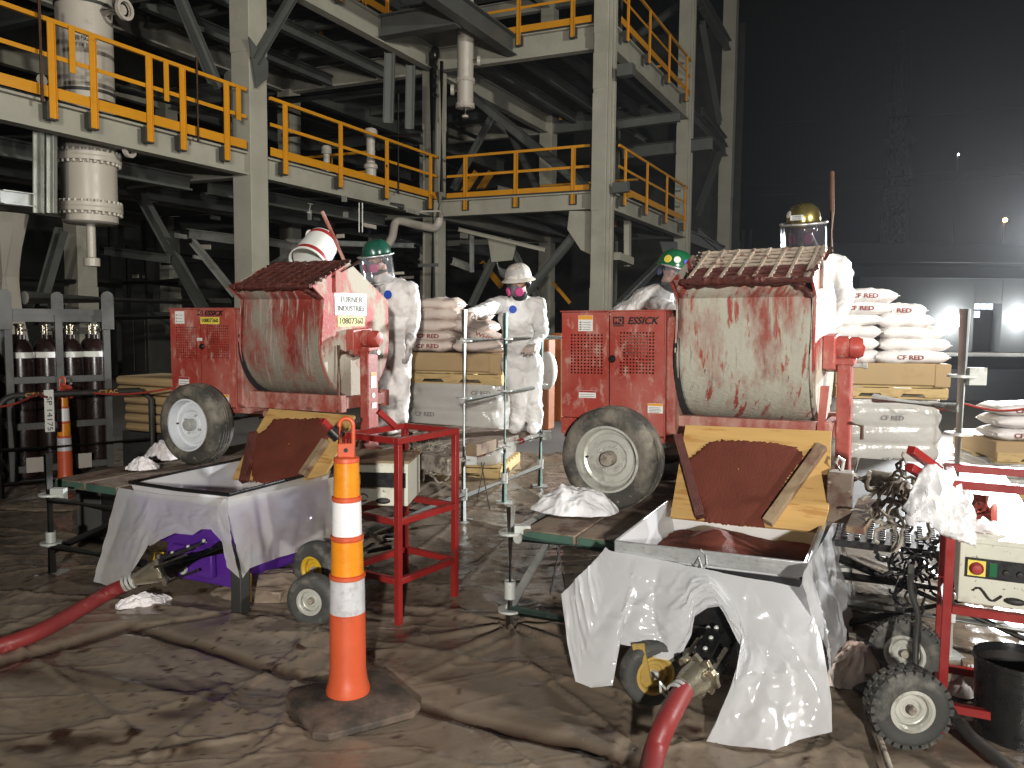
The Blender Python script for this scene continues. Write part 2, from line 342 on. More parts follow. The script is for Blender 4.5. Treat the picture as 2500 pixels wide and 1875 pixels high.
for a_,s_,q_,am in ((75,2.3,.12,.014),(-15,2.9,.11,.012),(30,4.2,.12,.009),(100,6.5,.16,.005),(52,9,.2,.0035),(5,13,.22,.0025)):
    rg=ridged(XX,YY,R(a_),s_,q_,int(s_*10)); h+=am*rg**14; crease_shade+=.5*rg**26*(vnoise(XX*1.3,YY*1.3,int(s_*7))>.4)
h+=.002*vnoise(XX*30,YY*30,61)
h+=.035*np.exp(-rr/.7)*np.clip(1-rr/1.8,0,1)*(np.abs(np.sin(th*4+vnoise(rr*2,th,8)*1.5))**6)
def seg(ax,ay,bx,by):
    dx,dy=bx-ax,by-ay; t=np.clip(((XX-ax)*dx+(YY-ay)*dy)/(dx*dx+dy*dy),0,1); return np.hypot(XX-ax-t*dx,YY-ay-t*dy)
joint=[(-40,1640),(310,1530),(470,1580),(700,1645),(1030,1730),(1500,1850),(1800,1960)]
jp=[onz(u,v,0) for u,v in joint]
dj=np.min([seg(a.x,a.y,b.x,b.y) for a,b in zip(jp[:-1],jp[1:])],axis=0)+.012*vnoise(XX*9,YY*9,12)
h-=.03*np.exp(-(dj/.045)**2)
j2=[(-40,1660),(150,1590),(330,1535),(600,1500)]; jq=[onz(u,v,0) for u,v in j2]
dk=np.min([seg(a.x,a.y,b.x,b.y) for a,b in zip(jq[:-1],jq[1:])],axis=0)
h-=.012*np.exp(-(dk/.03)**2)
for pl,ww,hh_ in (([(730,1640),(700,1700),(690,1790),(640,1830)],.010,.016),([(250,1875),(430,1840),(690,1790),(760,1800)],.012,.014),([(1300,1640),(1560,1830),(1700,1950)],.012,.012),([(600,1500),(740,1530),(720,1640)],.010,.012),([(1900,1700),(2080,1850),(2160,1950)],.012,.012),([(1040,1720),(1180,1780),(1300,1875)],.010,.012),([(0,1560),(120,1640),(330,1800)],.010,.012),([(560,1875),(860,1760),(1010,1660),(1230,1580)],.014,.010),([(1640,1790),(1500,1880)],.01,.012),([(2000,1800),(1960,1900)],.01,.012)):
    q_=[onz(u,v,0) for u,v in pl]; d_=np.min([seg(a.x,a.y,b.x,b.y) for a,b in zip(q_[:-1],q_[1:])],axis=0)+.015*vnoise(XX*6,YY*6,77); h+=hh_*np.exp(-((d_-.008)/ww)**2)
_f=lambda cx,cy,r0:1-np.exp(-((XX-cx)**2+(YY-cy)**2)/r0**2)
h=(h-.035)*_f(-.63,3.24,.33)*1.0+.0
h=np.clip(h,-.026,.2)
stain_shade=np.clip(1.25-dj/.05,0,1)+.6*np.clip(1.2-dk/.025,0,1)
sp=vnoise(XX*9,YY*9,20)*.6+vnoise(XX*24,YY*24,21)*.4
stain_shade+=np.clip((sp-.80)*14,0,.9)
drop=vnoise(XX*45,YY*45,23); area=np.clip(vnoise(XX*.9+4,YY*.9,24)*2.2-.7,0,1)
stain_shade+=np.clip((drop-.84)*16,0,1)*area*.8
for (u,v,r_) in ((175,1822,.13),(45,1838,.06),(410,1840,.06),(450,1842,.07),(440,1755,.09),(530,1710,.06),(70,1650,.07),(1265,1725,.06),(1690,1775,.05),(1480,1790,.05),(650,1420,.16),(700,1460,.2)):
    p=onz(u,v,0); dd=np.hypot((XX-p.x)/1.6,(YY-p.y)); stain_shade+=.9*np.clip(1.6-dd/r_-1.2*vnoise(XX*14,YY*14,31),0,1)
stain_shade=np.clip(np.maximum(stain_shade,np.roll(crease_shade,2,axis=0)*.4),0,1)  # stains, plus crease shade painted as dark lines beside the ridges
co=np.stack([XX,YY,h],-1).reshape(-1,3); idx=np.arange(nx*ny).reshape(ny,nx)
F4=np.stack([idx[:-1,:-1],idx[:-1,1:],idx[1:,1:],idx[1:,:-1]],-1).reshape(-1,4)
me=bpy.data.meshes.new('plastic_sheeting'); me.vertices.add(len(co)); me.vertices.foreach_set('co',(co-np.array([0,4,0])).ravel())
me.loops.add(F4.size); me.loops.foreach_set('vertex_index',F4.ravel()); me.polygons.add(len(F4)); me.polygons.foreach_set('loop_start',np.arange(0,F4.size,4)); me.update(); me.validate()
at=me.attributes.new('stain_shade','FLOAT','POINT'); at.data.foreach_set('value',stain_shade.ravel().astype(np.float32)); me.shade_smooth()
mFloor=mat('dirty_plastic_sheet',(.225,.178,.133),.22,0,.12,1.3,[((.17,.115,.082),1.3,.54,.80),((.29,.235,.18),2.3,.56,.72),((.13,.06,.04),30,.65,.72)],bump=.2,bscale=30,spec=.45)
nt=mFloor.node_tree; b=nt.nodes['Principled BSDF']; src=b.inputs['Base Color'].links[0].from_socket
a=nt.nodes.new('ShaderNodeAttribute'); a.attribute_name='stain_shade'; k=nt.nodes.new('ShaderNodeMix'); k.data_type='RGBA'
nt.links.new(a.outputs['Fac'],k.inputs[0]); nt.links.new(src,k.inputs[6]); k.inputs[7].default_value=(.035,.017,.011,1); nt.links.new(k.outputs[2],b.inputs['Base Color'])
me.materials.append(mFloor)
o=bpy.data.objects.new('plastic_sheeting',me); COL.objects.link(o); o.location=(0,4,0)
tag(o,'wrinkled dirty brown plastic sheeting spread over the ground under the pumps','plastic sheeting')

# ================================================================ steel structure
SX=thing('steel_structure','tall open steel pipe rack with coated beams and yellow guard rails behind the mixers','building',st(0,7.2))
L1,L2,L3=4.72,8.72,12.9
# columns (s0,s1,t0,t1)
cols=[(-.42,.04,.18,.66),(-.42,.04,7.2,7.66),(4.5,4.96,7.0,7.46),(4.5,4.97,15.1,15.57),(4.45,4.95,22.3,22.8),
      (-.42,.04,-7.4,-6.92),(-5.4,-4.95,.18,.66),(-5.4,-4.95,7.2,7.66),(-5.4,-4.95,-7.2,-6.7),(-.42,.04,15.1,15.57),(-5.4,-4.95,15.1,15.6),(-10.4,-9.95,.2,.66),(-10.4,-9.95,7.2,7.66),(-.42,.04,22.3,22.8)]
Fs=frame(OS)
for i,(a,b_,c,d_) in enumerate(cols):
    k=MB(Fs)
    if i in (2,3):  # coated H column: web side flanges proud
        k.box((a,c,0),(b_-.09,d_,15.5)); k.box((b_-.087,c+.0,0),(b_,c+.09,15.5)); k.box((b_-.087,d_-.16,0),(b_-.02,d_,15.5))
        for z0,z1 in ((0,2.35),(L1-.5,L1+2.3),(L2-1.6,L2-.75),(L2-.3,L2+3.4)): k.box((a-.012,c-.012,z0),(b_-.1,d_+.005,z1))
    else:
        k.box((a,c,0),(b_,d_,15.5)); k.box((a-.014,c-.014,0),(b_+.014,d_+.014,2.2)); k.box((a-.012,c-.012,L1+1.9),(b_+.012,d_+.012,15.2))
    k.build('column',mConc,SX,bevel=.012)
def fbeam(s0,t0,s1,t1,z1,H=.43,B=.24,m=None,name='beam'):
    """beam with coating, top at z1"""
    k=MB(); p=st(s0,t0,z1-H/2);q=st(s1,t1,z1-H/2)
    k.ibeam(p,q,H,B,.035); return k.build(name,m or mConc,SX)
# level 1 and 2 edge beams
for z,H in ((L1,.43),(L2,.6),(L3,.5)):
    for (s,t0,t1) in ((-.12,-14,.17),(-.12,.67,7.19),(4.78,7.47,15.09)):
        fbeam(s,t0,s,t1,z,H)
    fbeam(4.75,15.6,4.7,22.25,z-.1,.4,m=mSteel)
    fbeam(.05,7.3,4.49,7.3,z,H); fbeam(.05,15.3,4.49,15.3,z,H,m=mSteel)
    fbeam(-.2,7.7,-.2,15.09,z,H)
    for s in (-5.2,-10.2): fbeam(s,-14,s,7.1,z,H); fbeam(s,7.7,s,22,z,H,m=mSteel)
    for t in (.42,7.4,-7.2,15.3): fbeam(-4.9,t,-.45,t,z,H); fbeam(-9.9,t,-5.45,t,z,H,m=mSteel)
# floor joists
for z in (L1-.04,L2-.05,L3-.04):
    for t in (-11,-9,-5.2,-3.4,-1.6,2.3,4.0,5.7,9.5,11.5,13.4):
        fbeam(-5.1,t,-.3,t,z,.28,.15,mSteel,'joist')
    for s in (.9,2.0,3.2,4.1): fbeam(s,7.5,s,15.1,z,.3,.16,mSteel,'joist')
    for s in (-1.6,-3.4): fbeam(s,-7,s,.2,z-.3,.3,.18,mSteel,'joist'); fbeam(s,.7,s,7.1,z-.3,.3,.18,mSteel,'joist')
# floor grating
for z in (L1,L2,L3):
    k=MB(Fs); k.box((-10,-14,z+.004),(-.03,7.16,z+.04)); k.box((-10,7.7,z+.004),(4.7,15.0,z+.04)); k.box((.1,7.16,z+.004),(4.7,7.69,z+.04))
    k.build('floor_grating',mDarkSteel,SX)
# dark backing added far inside to keep the depth dark
k=MB(Fs); k.box((-16,-16,0),(-15.8,30,16)); k.box((-15.8,29.8,0),(4,30,16)); k.build('dark_backing',mDarkSteel,SX)
def brace(p,q,w=.16,m=None,name='brace',up=None):
    return MB().ibeam(p,q,w,w*.8,.014,up).build(name,m or mSteel,SX)
def gusset(pts,thick,name='gusset_plate',m=None):
    return MB().prism(pts,thick).build(name,m or mSteel,SX)
# braces read off the photograph, each on its own plane of the frame
brace(pS(622,150,.12),pS(745,-60,.12),.17,mSteel)
gusset([pS(605,90,.10),pS(652,150,.10),pS(652,190,.10),pS(624,216,.10)],E*.03)
brace(pT(1428,545,7.3),pT(1285,715,7.3),.2)
gusset([pT(1390,515,7.2),pT(1443,515,7.2),pT(1443,622,7.2),pT(1418,610,7.2),pT(1385,560,7.2)],D*.03,m=mConc)
brace(pT(1227,585,7.5),pT(1150,748,7.5),.17); brace(pT(1240,585,7.6),pT(1330,760,7.6),.15)
gusset([pT(1190,575,7.4),pT(1262,590,7.4),pT(1250,635,7.4),pT(1200,640,7.4)],D*.03,m=mConc)
brace(pT(1150,232,9.5),pT(1440,465,9.5),.26); brace(pT(1201,285,10.5),pT(1106,462,10.5),.18); brace(pT(1240,310,10.8),pT(1330,500,10.8),.18)
brace(pS(1641,613,4.7),pS(1508,747,4.7),.2); gusset([pS(1610,590,4.72),pS(1652,590,4.72),pS(1652,640,4.72),pS(1625,650,4.72)],E*.03)
brace(pS(1712,10,4.7),pS(1765,95,4.7),.3); brace(pS(1714,55,4.7),pS(1757,300,4.7),.22); brace(pS(1764,355,4.7),pS(1704,520,4.7),.24)
brace(pS(1712,272,4.7),pS(1770,345,4.7),.28); brace(pS(1704,567,4.7),pS(1766,616,4.7),.3)
brace(pS(1545,95,4.0),pS(1655,15,4.0),.2); brace(pT(1510,305,11),pT(1660,285,11),.25)
brace(pT(1520,375,15.3),pT(1740,350,15.3),.4); brace(pS(1515,310,3.6),pS(1575,345,3.6),.16)
# left bay braces and hangers
brace(pT(430,-20,.3),pT(520,200,.3),.17); brace(pS(440,-10,-.6),pS(535,215,-.6),.15)
brace(pT(345,480,.6),pT(505,770,.6),.2); brace(pT(470,590,.2),pT(575,720,.2),.13,mGalvB)
brace(pT(150,560,-1.5),pT(85,790,-1.5),.2)
for u in (86,118):
    brace(pS(u+8,300,-.35),pS(u+8,520,-.35),.12,mGalvB)
brace(pS(0,480,-.45),pS(98,492,-.45),.2,mGalvB); brace(pT(462,570,.3),pT(580,585,.3),.19,mGalvB)
brace(pT(255,612,.4),pT(415,632,.4),.18,mSteel); brace(pT(45,722,-1),pT(160,734,-1),.15,mGalvB)
brace(pT(655,590,3.5),pT(760,608,3.5),.18,mGalvB); brace(pT(640,660,3.6),pT(700,625,3.6),.12,mGalvB)
brace(pT(440,462,2),pT(440,500,2),.11,mGalvB); brace(pT(755,508,2),pT(757,508.5,2),.2,mGalvB)
brace(pT(952,130,3.6),pT(948,300,3.6),.22); brace(pT(1003,160,4.4),pT(1000,315,4.4),.2)
brace(pS(700,590,-2),pS(1010,600,-2),.14,mGalvB); brace(pT(1025,627,7.6),pT(1066,640,7.6),.18,mGalvB)
brace(pT(1105,637,7.8),pT(1150,654,7.8),.2,mGalvB); brace(pT(1152,565,7.7),pT(1152,665,7.7),.12)
brace(pT(1120,560,7.3),pT(1330,610,7.3),.1,mConc); brace(pT(1215,462,9),pT(1250,470,9),.2,mGalvB)
for (u,v,w_,h_,t) in ((840,485,12,15,2.5),(843,524,12,14,2.6),(755,525,8,24,2),(1133,575,20,14,7.7)):
    MB().add([pT(u-w_/2,v-h_/2,t),pT(u+w_/2,v-h_/2,t),pT(u+w_/2,v+h_/2,t),pT(u-w_/2,v+h_/2,t)],[(0,1,2,3)]).build('bracket_plate',mGalvB,SX,solid=.02)
MB().bar(pT(877,495,2.6),pT(877,567,2.6),.02,.02).build('ladder_rail',mGalvB,SX); MB().bar(pT(885,495,2.6),pT(885,567,2.6),.02,.02).build('ladder_rail',mGalvB,SX)
# short column behind the right knee, bracket posts
brace(pS(1531,520,4.4),pS(1531,650,4.4),.2,mConc,'hanger'); MB().bar(pS(1506,625,4.6),pS(1540,638,4.6),.18,.2).build('hanger',mConc,SX)
MB().bar(pT(1510,175,7.0),pT(1548,170,7.0),.25,.27).build('stub_beam',mSteel,SX); MB().bar(pT(1498,460,7.0),pT(1535,456,7.0),.2,.24).build('stub_beam',mSteel,SX)
# cantilever monorail beam and its cross beam at level two
MB().ibeam(st(2.25,7.15,L2-.26),st(2.25,1.0,L2-.26),.5,.28,.03).build('monorail_beam',mSteel,SX)
MB().ibeam(st(.05,4.6,L2-.3),st(2.1,4.6,L2-.3),.5,.3,.03).build('beam',mSteel,SX)
MB(Fs).box((.05,4.7,L2-.03),(2.1,7.1,L2)).build('floor_plate',mSteel,SX)
# guard rails -------------------------------------------------
def guardrail(p0,p1,z,posts,inset=(0,0),label='guard_rail',extra=(),n=None):
    """p0,p1 = (s,t) ends; posts = fractions; each rail run is a part with its bars as sub-parts"""
    a=st(*p0,z); b_=st(*p1,z); d=(b_-a); nrm=n
    root=MB().bar(a+Z*1.12,b_+Z*1.12,.06,.065).build(label,mYel,SX,bevel=.004)
    MB().bar(a+Z*.62,b_+Z*.62,.012,.065).build('mid_rail',mYel,root); MB().bar(a+Z*.10,b_+Z*.10,.012,.16).build('toe_board',mYel,root)
    for f in posts:
        p=a+d*f+nrm*.03
        MB().bar(p-Z*.28,p+Z*1.09,.012,.11,up=nrm.cross(Z)).bar(p+nrm*.0-Z*.28+d.normalized()*.05,p+Z*1.09+d.normalized()*.05,.06,.012,up=nrm.cross(Z)).build('post',mYel,root)
        MB().bar(p-nrm*.06-Z*.30,p-nrm*.06-Z*.05,.10,.18,up=d).build('post_bracket',mDarkSteel,root)
    return root
def fr_on(u,v0,p0,p1):  # picture column -> fraction along run (s constant or t constant)
    if abs(p0[0]-p1[0])<.01: q=pS(u,v0,p0[0])-OS; return (q.dot(D)-p0[1])/(p1[1]-p0[1])
    q=pT(u,v0,p0[1])-OS; return (q.dot(E)-p0[0])/(p1[0]-p0[0])
r1=guardrail((.09,-9),(.09,.02),L1,[fr_on(u,200,(.09,-9),(.09,.02)) for u in (124,224,360,441,548)]+[.3],n=E)
for u0,u1 in ((172,232),(400,444)):
    p=pS(u0+5,150,.14); q=pS(u0+5,150,.14); p.z=L1+1.12; q.z=L1+.45
    MB().bar(p,q,.012,.1,up=D).build('post',mYel,r1)
p=pS(583,300,.14);p.z=L1+1.12;q=p.copy();q.z=L1+.5; MB().bar(p,q,.012,.12,up=D).build('post',mYel,r1)
guardrail((.09,.68),(.09,7.15),L1,[fr_on(u,350,(.09,.68),(.09,7.15)) for u in (693,828,941,1048)],n=E)
guardrail((.3,7.25),(4.35,7.25),L1,[fr_on(u,430,(.3,7.25),(4.35,7.25)) for u in (1137,1260,1400)],n=-D)
guardrail((5.02,7.5),(5.02,14.6),L1,[fr_on(u,430,(5.02,7.5),(5.02,14.6)) for u in (1523,1577,1626,1671)],n=E)
guardrail((5.02,7.5),(5.02,14.6),L2,[fr_on(u,150,(5.02,7.5),(5.02,14.6)) for u in (1528,1582,1631,1675)],n=E)
guardrail((1.0,7.1),(4.4,7.1),L2,[fr_on(u,60,(1.0,7.1),(4.4,7.1)) for u in (1267,1399)],n=-D)
guardrail((.09,1.7),(.09,5.0),L2,[fr_on(u,50,(.09,1.7),(.09,5.0)) for u in (828,942)],n=E)
guardrail((-3,5.0),(-.6,5.0),L2,[.4,.95],n=-D); guardrail((-4.5,5.8),(-1,5.8),L1,[.2,.6],n=-D)
guardrail((0.6,12.5),(4,12.5),L1,[.3,.8],n=-D); guardrail((-1,14.8),(4,14.8),L2,[.3,.8],n=-D)
# stairs behind the middle bay
k=MB(); k.bar(pT(1098,520,12),pT(1165,420,12),.05,.25); k.bar(pT(1135,520,12.8),pT(1200,420,12.8),.05,.25); k.build('stair_stringer',mYel,SX)
k=MB(); k.bar(pT(1225,700,12),pT(1175,640,12),.05,.2); k.bar(pT(1392,740,12),pT(1350,690,12),.05,.1); k.build('stair_stringer',mYel,SX)
# clutter of pipes, cable trays and plates deep in the frame
_r=random.Random(11)
for i in range(54):
    z=_r.choice([_r.uniform(1.2,4.0),_r.uniform(5.0,7.9),_r.uniform(9,12)]); kind=_r.random(); rad=_r.choice([.03,.05,.08,.12]); m=_r.choice([mSteel,mSteel,mDarkSteel,mVessel,mGalvB,mGalvB])
    s=_r.uniform(-8.5,-1.0); t=_r.uniform(-3,14)
    if kind<.35: MB().tube([st(s-_r.uniform(1,3),t,z),st(s+_r.uniform(.5,1.5),t,z)],rad,10).build('pipe_run',m,SX,smooth=50)
    elif kind<.6: MB().tube([st(s,t-_r.uniform(1,3),z),st(s,t+_r.uniform(1,4),z)],rad,10).build('pipe_run',m,SX,smooth=50)
    elif kind<.8: z0=_r.choice([0,L1,L1]); MB().tube([st(s,t,z0),st(s,t,z0+_r.uniform(1.5,3.4))],rad,10).build('pipe_run',m,SX,smooth=50)
    elif kind<.9: MB().ibeam(st(s-1.2,t,z),st(s+.8,t,z),.18,.12,.02).build('support_beam',_r.choice([mGalvB,mSteel]),SX)
    else: MB().ibeam(st(s,t,z-1),st(s,t,z+.3),.14,.12,.02).build('hanger',_r.choice([mGalvB,mSteel]),SX)
for i in range(26):
    u=_r.uniform(20,560) if i%2 else _r.uniform(660,1040); v=_r.uniform(455,760) if i%2 else _r.uniform(505,700); t=_r.uniform(2,9); w_=_r.uniform(4,16); h_=_r.uniform(3,16); a=pT(u,v,t)
    MB().bar(a,a+(E if i%3 else D)*_r.uniform(.15,.6)+Z*_r.uniform(-.02,.02),.05,_r.uniform(.03,.14)).build('support_bracket',_r.choice([mGalvB,mGalvB,mSteel,mVessel]),SX)
# ================================================================ vessels and pipes (things of their own)
def flange(k,o,ax,r,t,nb,rb,zoff=0):
    x,y,d=basis(ax); o=Vector(o)+d*zoff; k.lathe([(r*.7,0),(r,0),(r,t*.45),(r*.985,t*.47),(r*.985,t*.53),(r,t*.55),(r,t),(r*.7,t)],o,d,36)
    return [(o+x*(math.cos(2*math.pi*i/nb)*rb)+y*(math.sin(2*math.pi*i/nb)*rb),d) for i in range(nb)]
def vessel(c,r,z0,z1,fl,label,cat,nb,group=None):
    T=thing('valve_vessel',label,cat,(c.x,c.y,z0),group)
    k=MB(); k.lathe([(0,0),(r*.9,0),(r,.03),(r,z1-z0),(0,z1-z0)],(c.x,c.y,z0),(0,0,1),40); k.build('body',mVessel,T,smooth=35)
    for z in fl:
        k=MB(); bl=flange(k,(c.x,c.y,z),(0,0,1),r*1.18,r*.34,nb,r*1.09)
        f=k.build('flange',mVessel,T,smooth=35,bevel=.004); k=MB()
        for p,d in bl: k.lathe([(0,-.05*r*2),(.045*r*1.6,-.05*r*2),(.045*r*1.6,r*.34+.05*r*2),(0,r*.34+.05*r*2)],p,(0,0,1),6)
        k.build('bolts',mVessel,f)
    return T
c=pS(218,450,-.95); rv=.43
V=vessel(c,rv,3.1,8.9,(3.28,4.1,6.9,7.9),'large white flanged vessel hanging through the left platform, widest of the vessels','vessel',28)
k=MB(); k.lathe([(.09,-.75),(.13,-.75),(.13,-.62),(.07,-.6),(.07,0)],(c.x,c.y,3.15),(0,0,1),16); k.build('drain_nozzle',mVessel,V,smooth=35)
for (z,ang,L_) in ((6.5,-20,.4),(8.2,-30,.3),(4.35,-10,.3)):
    d=Vector((math.cos(R(ang)),math.sin(R(ang)),0)); k=MB(); k.tube([c+Z*0+d*rv*.9+Vector((0,0,z-c.z)),c+d*(rv+L_)+Vector((0,0,z-c.z))],.08,12); 
    bl=flange(k,c+d*(rv+L_)+Vector((0,0,z-c.z)),d,.17,.06,8,.13); k.build('side_nozzle',mVessel,V,smooth=35)
k=MB(); q=c+(CC-c).normalized()*(rv+.02); q.z=4.55; Fq=facing(q,Vector((1,.3,0))); k.F=Fq; k.box((-.1,-.09,-.02),(.1,.09,.01)); k.build('name_plate',mDarkSteel,V)
q=c+(Vector((0,0,0))-Vector((c.x,c.y,0))).normalized()*(rv+.012); q.z=5.95
text('4000 PSIG 2113',.11,facing(q+Z*.06,Vector((.9,.45,0))),'lettering',mInk,V,width=.36); text('WT 110  3300-01',.11,facing(q-Z*.06,Vector((.9,.45,0))),'lettering',mInk,V,width=.36)
for z in (5.05,5.2,6.6): k=MB(); k.lathe([(rv+.001,0),(rv+.02,0),(rv+.02,.05),(rv+.001,.05)],(c.x,c.y,z),(0,0,1),36); k.build('band',mDarkSteel,V)
c2=pT(1136,180,6.0)
V2=vessel(Vector((c2.x,c2.y,0)),.2,6.72,11,(6.75,7.35),'narrow white flanged pipe hanging under the monorail beam','pipe',14)
k=MB(); k.tube([(c2.x,c2.y,6.75),(c2.x,c2.y,6.52)],.05,10); k.lathe([(0,0),(.08,0),(.08,.05),(0,.05)],(c2.x,c2.y,6.5),(0,0,1),12); k.build('drain_nozzle',mVessel,V2,smooth=35); k=MB()
k.tube([(c2.x,c2.y,7.15),(c2.x-.28,c2.y-.05,7.15)],.07,10); k.lathe([(0,-.03),(.13,-.03),(.13,.05),(0,.05)],(c2.x-.3,c2.y-.05,7.15),(-1,0,0),14); k.build('side_nozzle',mVessel,V2,smooth=35); k=MB()
k.tube([(c2.x,c2.y,7.85),(c2.x+.32,c2.y-.05,7.85)],.06,10); k.lathe([(0,-.03),(.12,-.03),(.12,.05),(0,.05)],(c2.x+.32,c2.y-.05,7.85),(1,0,0),14)
k.build('side_nozzle',mVessel,V2,smooth=35)
for (u,v,z0,z1,r_,t,lb) in ((905,360,L1+.1,L1+1.35,.13,4.5,'small white valve on the middle platform, right of its neighbour'),(797,380,L1+.1,L1+1.0,.1,4.3,'small white valve with a hand lever on the middle platform, left of its neighbour')):
    p=pT(u,v,t); vv=thing('valve',lb,'valve',(p.x,p.y,z0)); k=MB(); k.lathe([(0,0),(r_,0),(r_,.3),(r_*1.3,.32),(r_*1.3,.4),(r_*.8,.45),(r_*.8,z1-z0-.2),(r_*1.25,z1-z0-.18),(r_*1.25,z1-z0-.06),(r_,z1-z0),(0,z1-z0)],(p.x,p.y,z0),(0,0,1),20); k.build('body',mVessel,vv,smooth=35)
    k=MB(); k.tube([(p.x,p.y,z1),(p.x+.03,p.y,z1+.12),(p.x+.14,p.y,z1+.1)],.012,6); k.tube([(p.x-.35,p.y,z0+.35),(p.x+.4,p.y,z0+.38)],.03,8); k.build('lever',mSteel,vv,smooth=40)
def pipe(pts,r,label,m=mVessel,group=None,n=14):
    # rounded elbows
    P=[Vector(p) for p in pts]; out=[P[0]]
    for i in range(1,len(P)-1):
        a=(P[i-1]-P[i]);b_=(P[i+1]-P[i]);L_=min(a.length,b_.length,r*3.2)*.5 if True else 0
        L_=min(a.length*.45,b_.length*.45,r*2.6)
        p0=P[i]+a.normalized()*L_;p2=P[i]+b_.normalized()*L_
        for j in range(7):
            t=j/6; out.append(p0*(1-t)**2+P[i]*(2*t*(1-t))+p2*t*t)
    out.append(P[-1]); o=MB().tube(out,r,n).build('pipe',m,smooth=40); return tag(o,label,'pipe',group)
pipe([pT(1072,470,6.6),pT(1072,560,6.6),pT(1010,548,6.6),pT(965,535,6.6),pT(958,580,6.2),pT(945,600,6.0)],.11,'thick cream pipe bending down behind the green helmet',mVessel)
pipe([pT(1057,130,7.05),pT(1057,900,7.05)],.11,'vertical grey pipe clipped to the corner column',mSteel)
pipe([pT(1078,150,7.0),pT(1078,470,7.0)],.05,'thin vertical pipe beside the corner column',mSteel)
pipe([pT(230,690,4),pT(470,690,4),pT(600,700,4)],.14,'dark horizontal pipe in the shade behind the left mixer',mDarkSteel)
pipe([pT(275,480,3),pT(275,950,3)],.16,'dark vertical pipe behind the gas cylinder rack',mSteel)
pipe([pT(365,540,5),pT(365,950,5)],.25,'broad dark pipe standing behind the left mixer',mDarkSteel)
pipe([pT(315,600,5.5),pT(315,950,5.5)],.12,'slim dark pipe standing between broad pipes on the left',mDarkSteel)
pipe([pT(22,520,-3),pT(22,830,-3)],.3,'pale vertical pipe at the far left edge',mVessel)
pipe([pT(600,432,1.0),pT(700,455,3.0),pT(985,505,5.5)],.06,'long thin pipe under the middle platform',mDarkSteel)
pipe([pS(265,210,-1.5),pS(600,300,-1.5)],.07,'bright conduit crossing behind the left guard rail',mGalvB)
pipe([pT(690,330,5),pT(1030,330,5)],.05,'thin pipe behind the middle guard rail',mSteel)
pipe([pT(340,120,2),pT(560,190,2)],.16,'grey pipe under the upper floor on the left',mSteel)
pipe([pT(660,250,6),pT(1000,210,6)],.13,'grey pipe crossing under the upper floor',mSteel)
k=MB(); p=pS(100,150,.2); k.tube([(p.x,p.y,L1-.1),(p.x,p.y,L1+1.5)],.025,8); tag(k.build('scaffold_tube',mRust,smooth=40),'rusty upright tube clamped to the left guard rail, nearest the edge','tube')
p=pS(482,250,.16); tag(MB().tube([(p.x,p.y,L1-.1),(p.x,p.y,L1+1.35)],.022,8).build('scaffold_tube',mRust,smooth=40),'thin upright tube clamped to the left guard rail near the column','tube')
p=pT(972,350,5.2); tag(MB().tube([(p.x,p.y,L1-.1),(p.x,p.y,L1+2.3)],.03,8).build('scaffold_tube',mSteel,smooth=40),'grey upright tube on the middle platform near the corner','tube')
# chain hoist at the corner
k=MB(); p=pT(1062,140,6.9)
for i in range(9): k.torus(p-Z*(.12*i),(1,0,0) if i%2 else (0,1,0),.05,.018,10,6)
k.ell(p+Z*.1,.12,.12,.2); tag(k.build('chain_hoist',mBlack,smooth=40),'black chain hoist hanging at the corner of the upper floor','hoist')
# grey equipment boxes deep in the shade
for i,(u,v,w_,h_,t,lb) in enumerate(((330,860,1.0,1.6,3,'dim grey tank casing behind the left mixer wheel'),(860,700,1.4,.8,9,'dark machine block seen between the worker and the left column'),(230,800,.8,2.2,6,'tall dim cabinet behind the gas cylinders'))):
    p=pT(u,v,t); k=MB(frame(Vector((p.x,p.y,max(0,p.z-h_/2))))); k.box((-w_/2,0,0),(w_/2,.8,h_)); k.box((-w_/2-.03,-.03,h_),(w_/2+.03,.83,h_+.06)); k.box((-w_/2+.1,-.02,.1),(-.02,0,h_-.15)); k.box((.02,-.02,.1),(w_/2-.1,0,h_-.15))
    tag(k.build('equipment_cabinet',mDarkSteel,bevel=.01),lb,'cabinet')
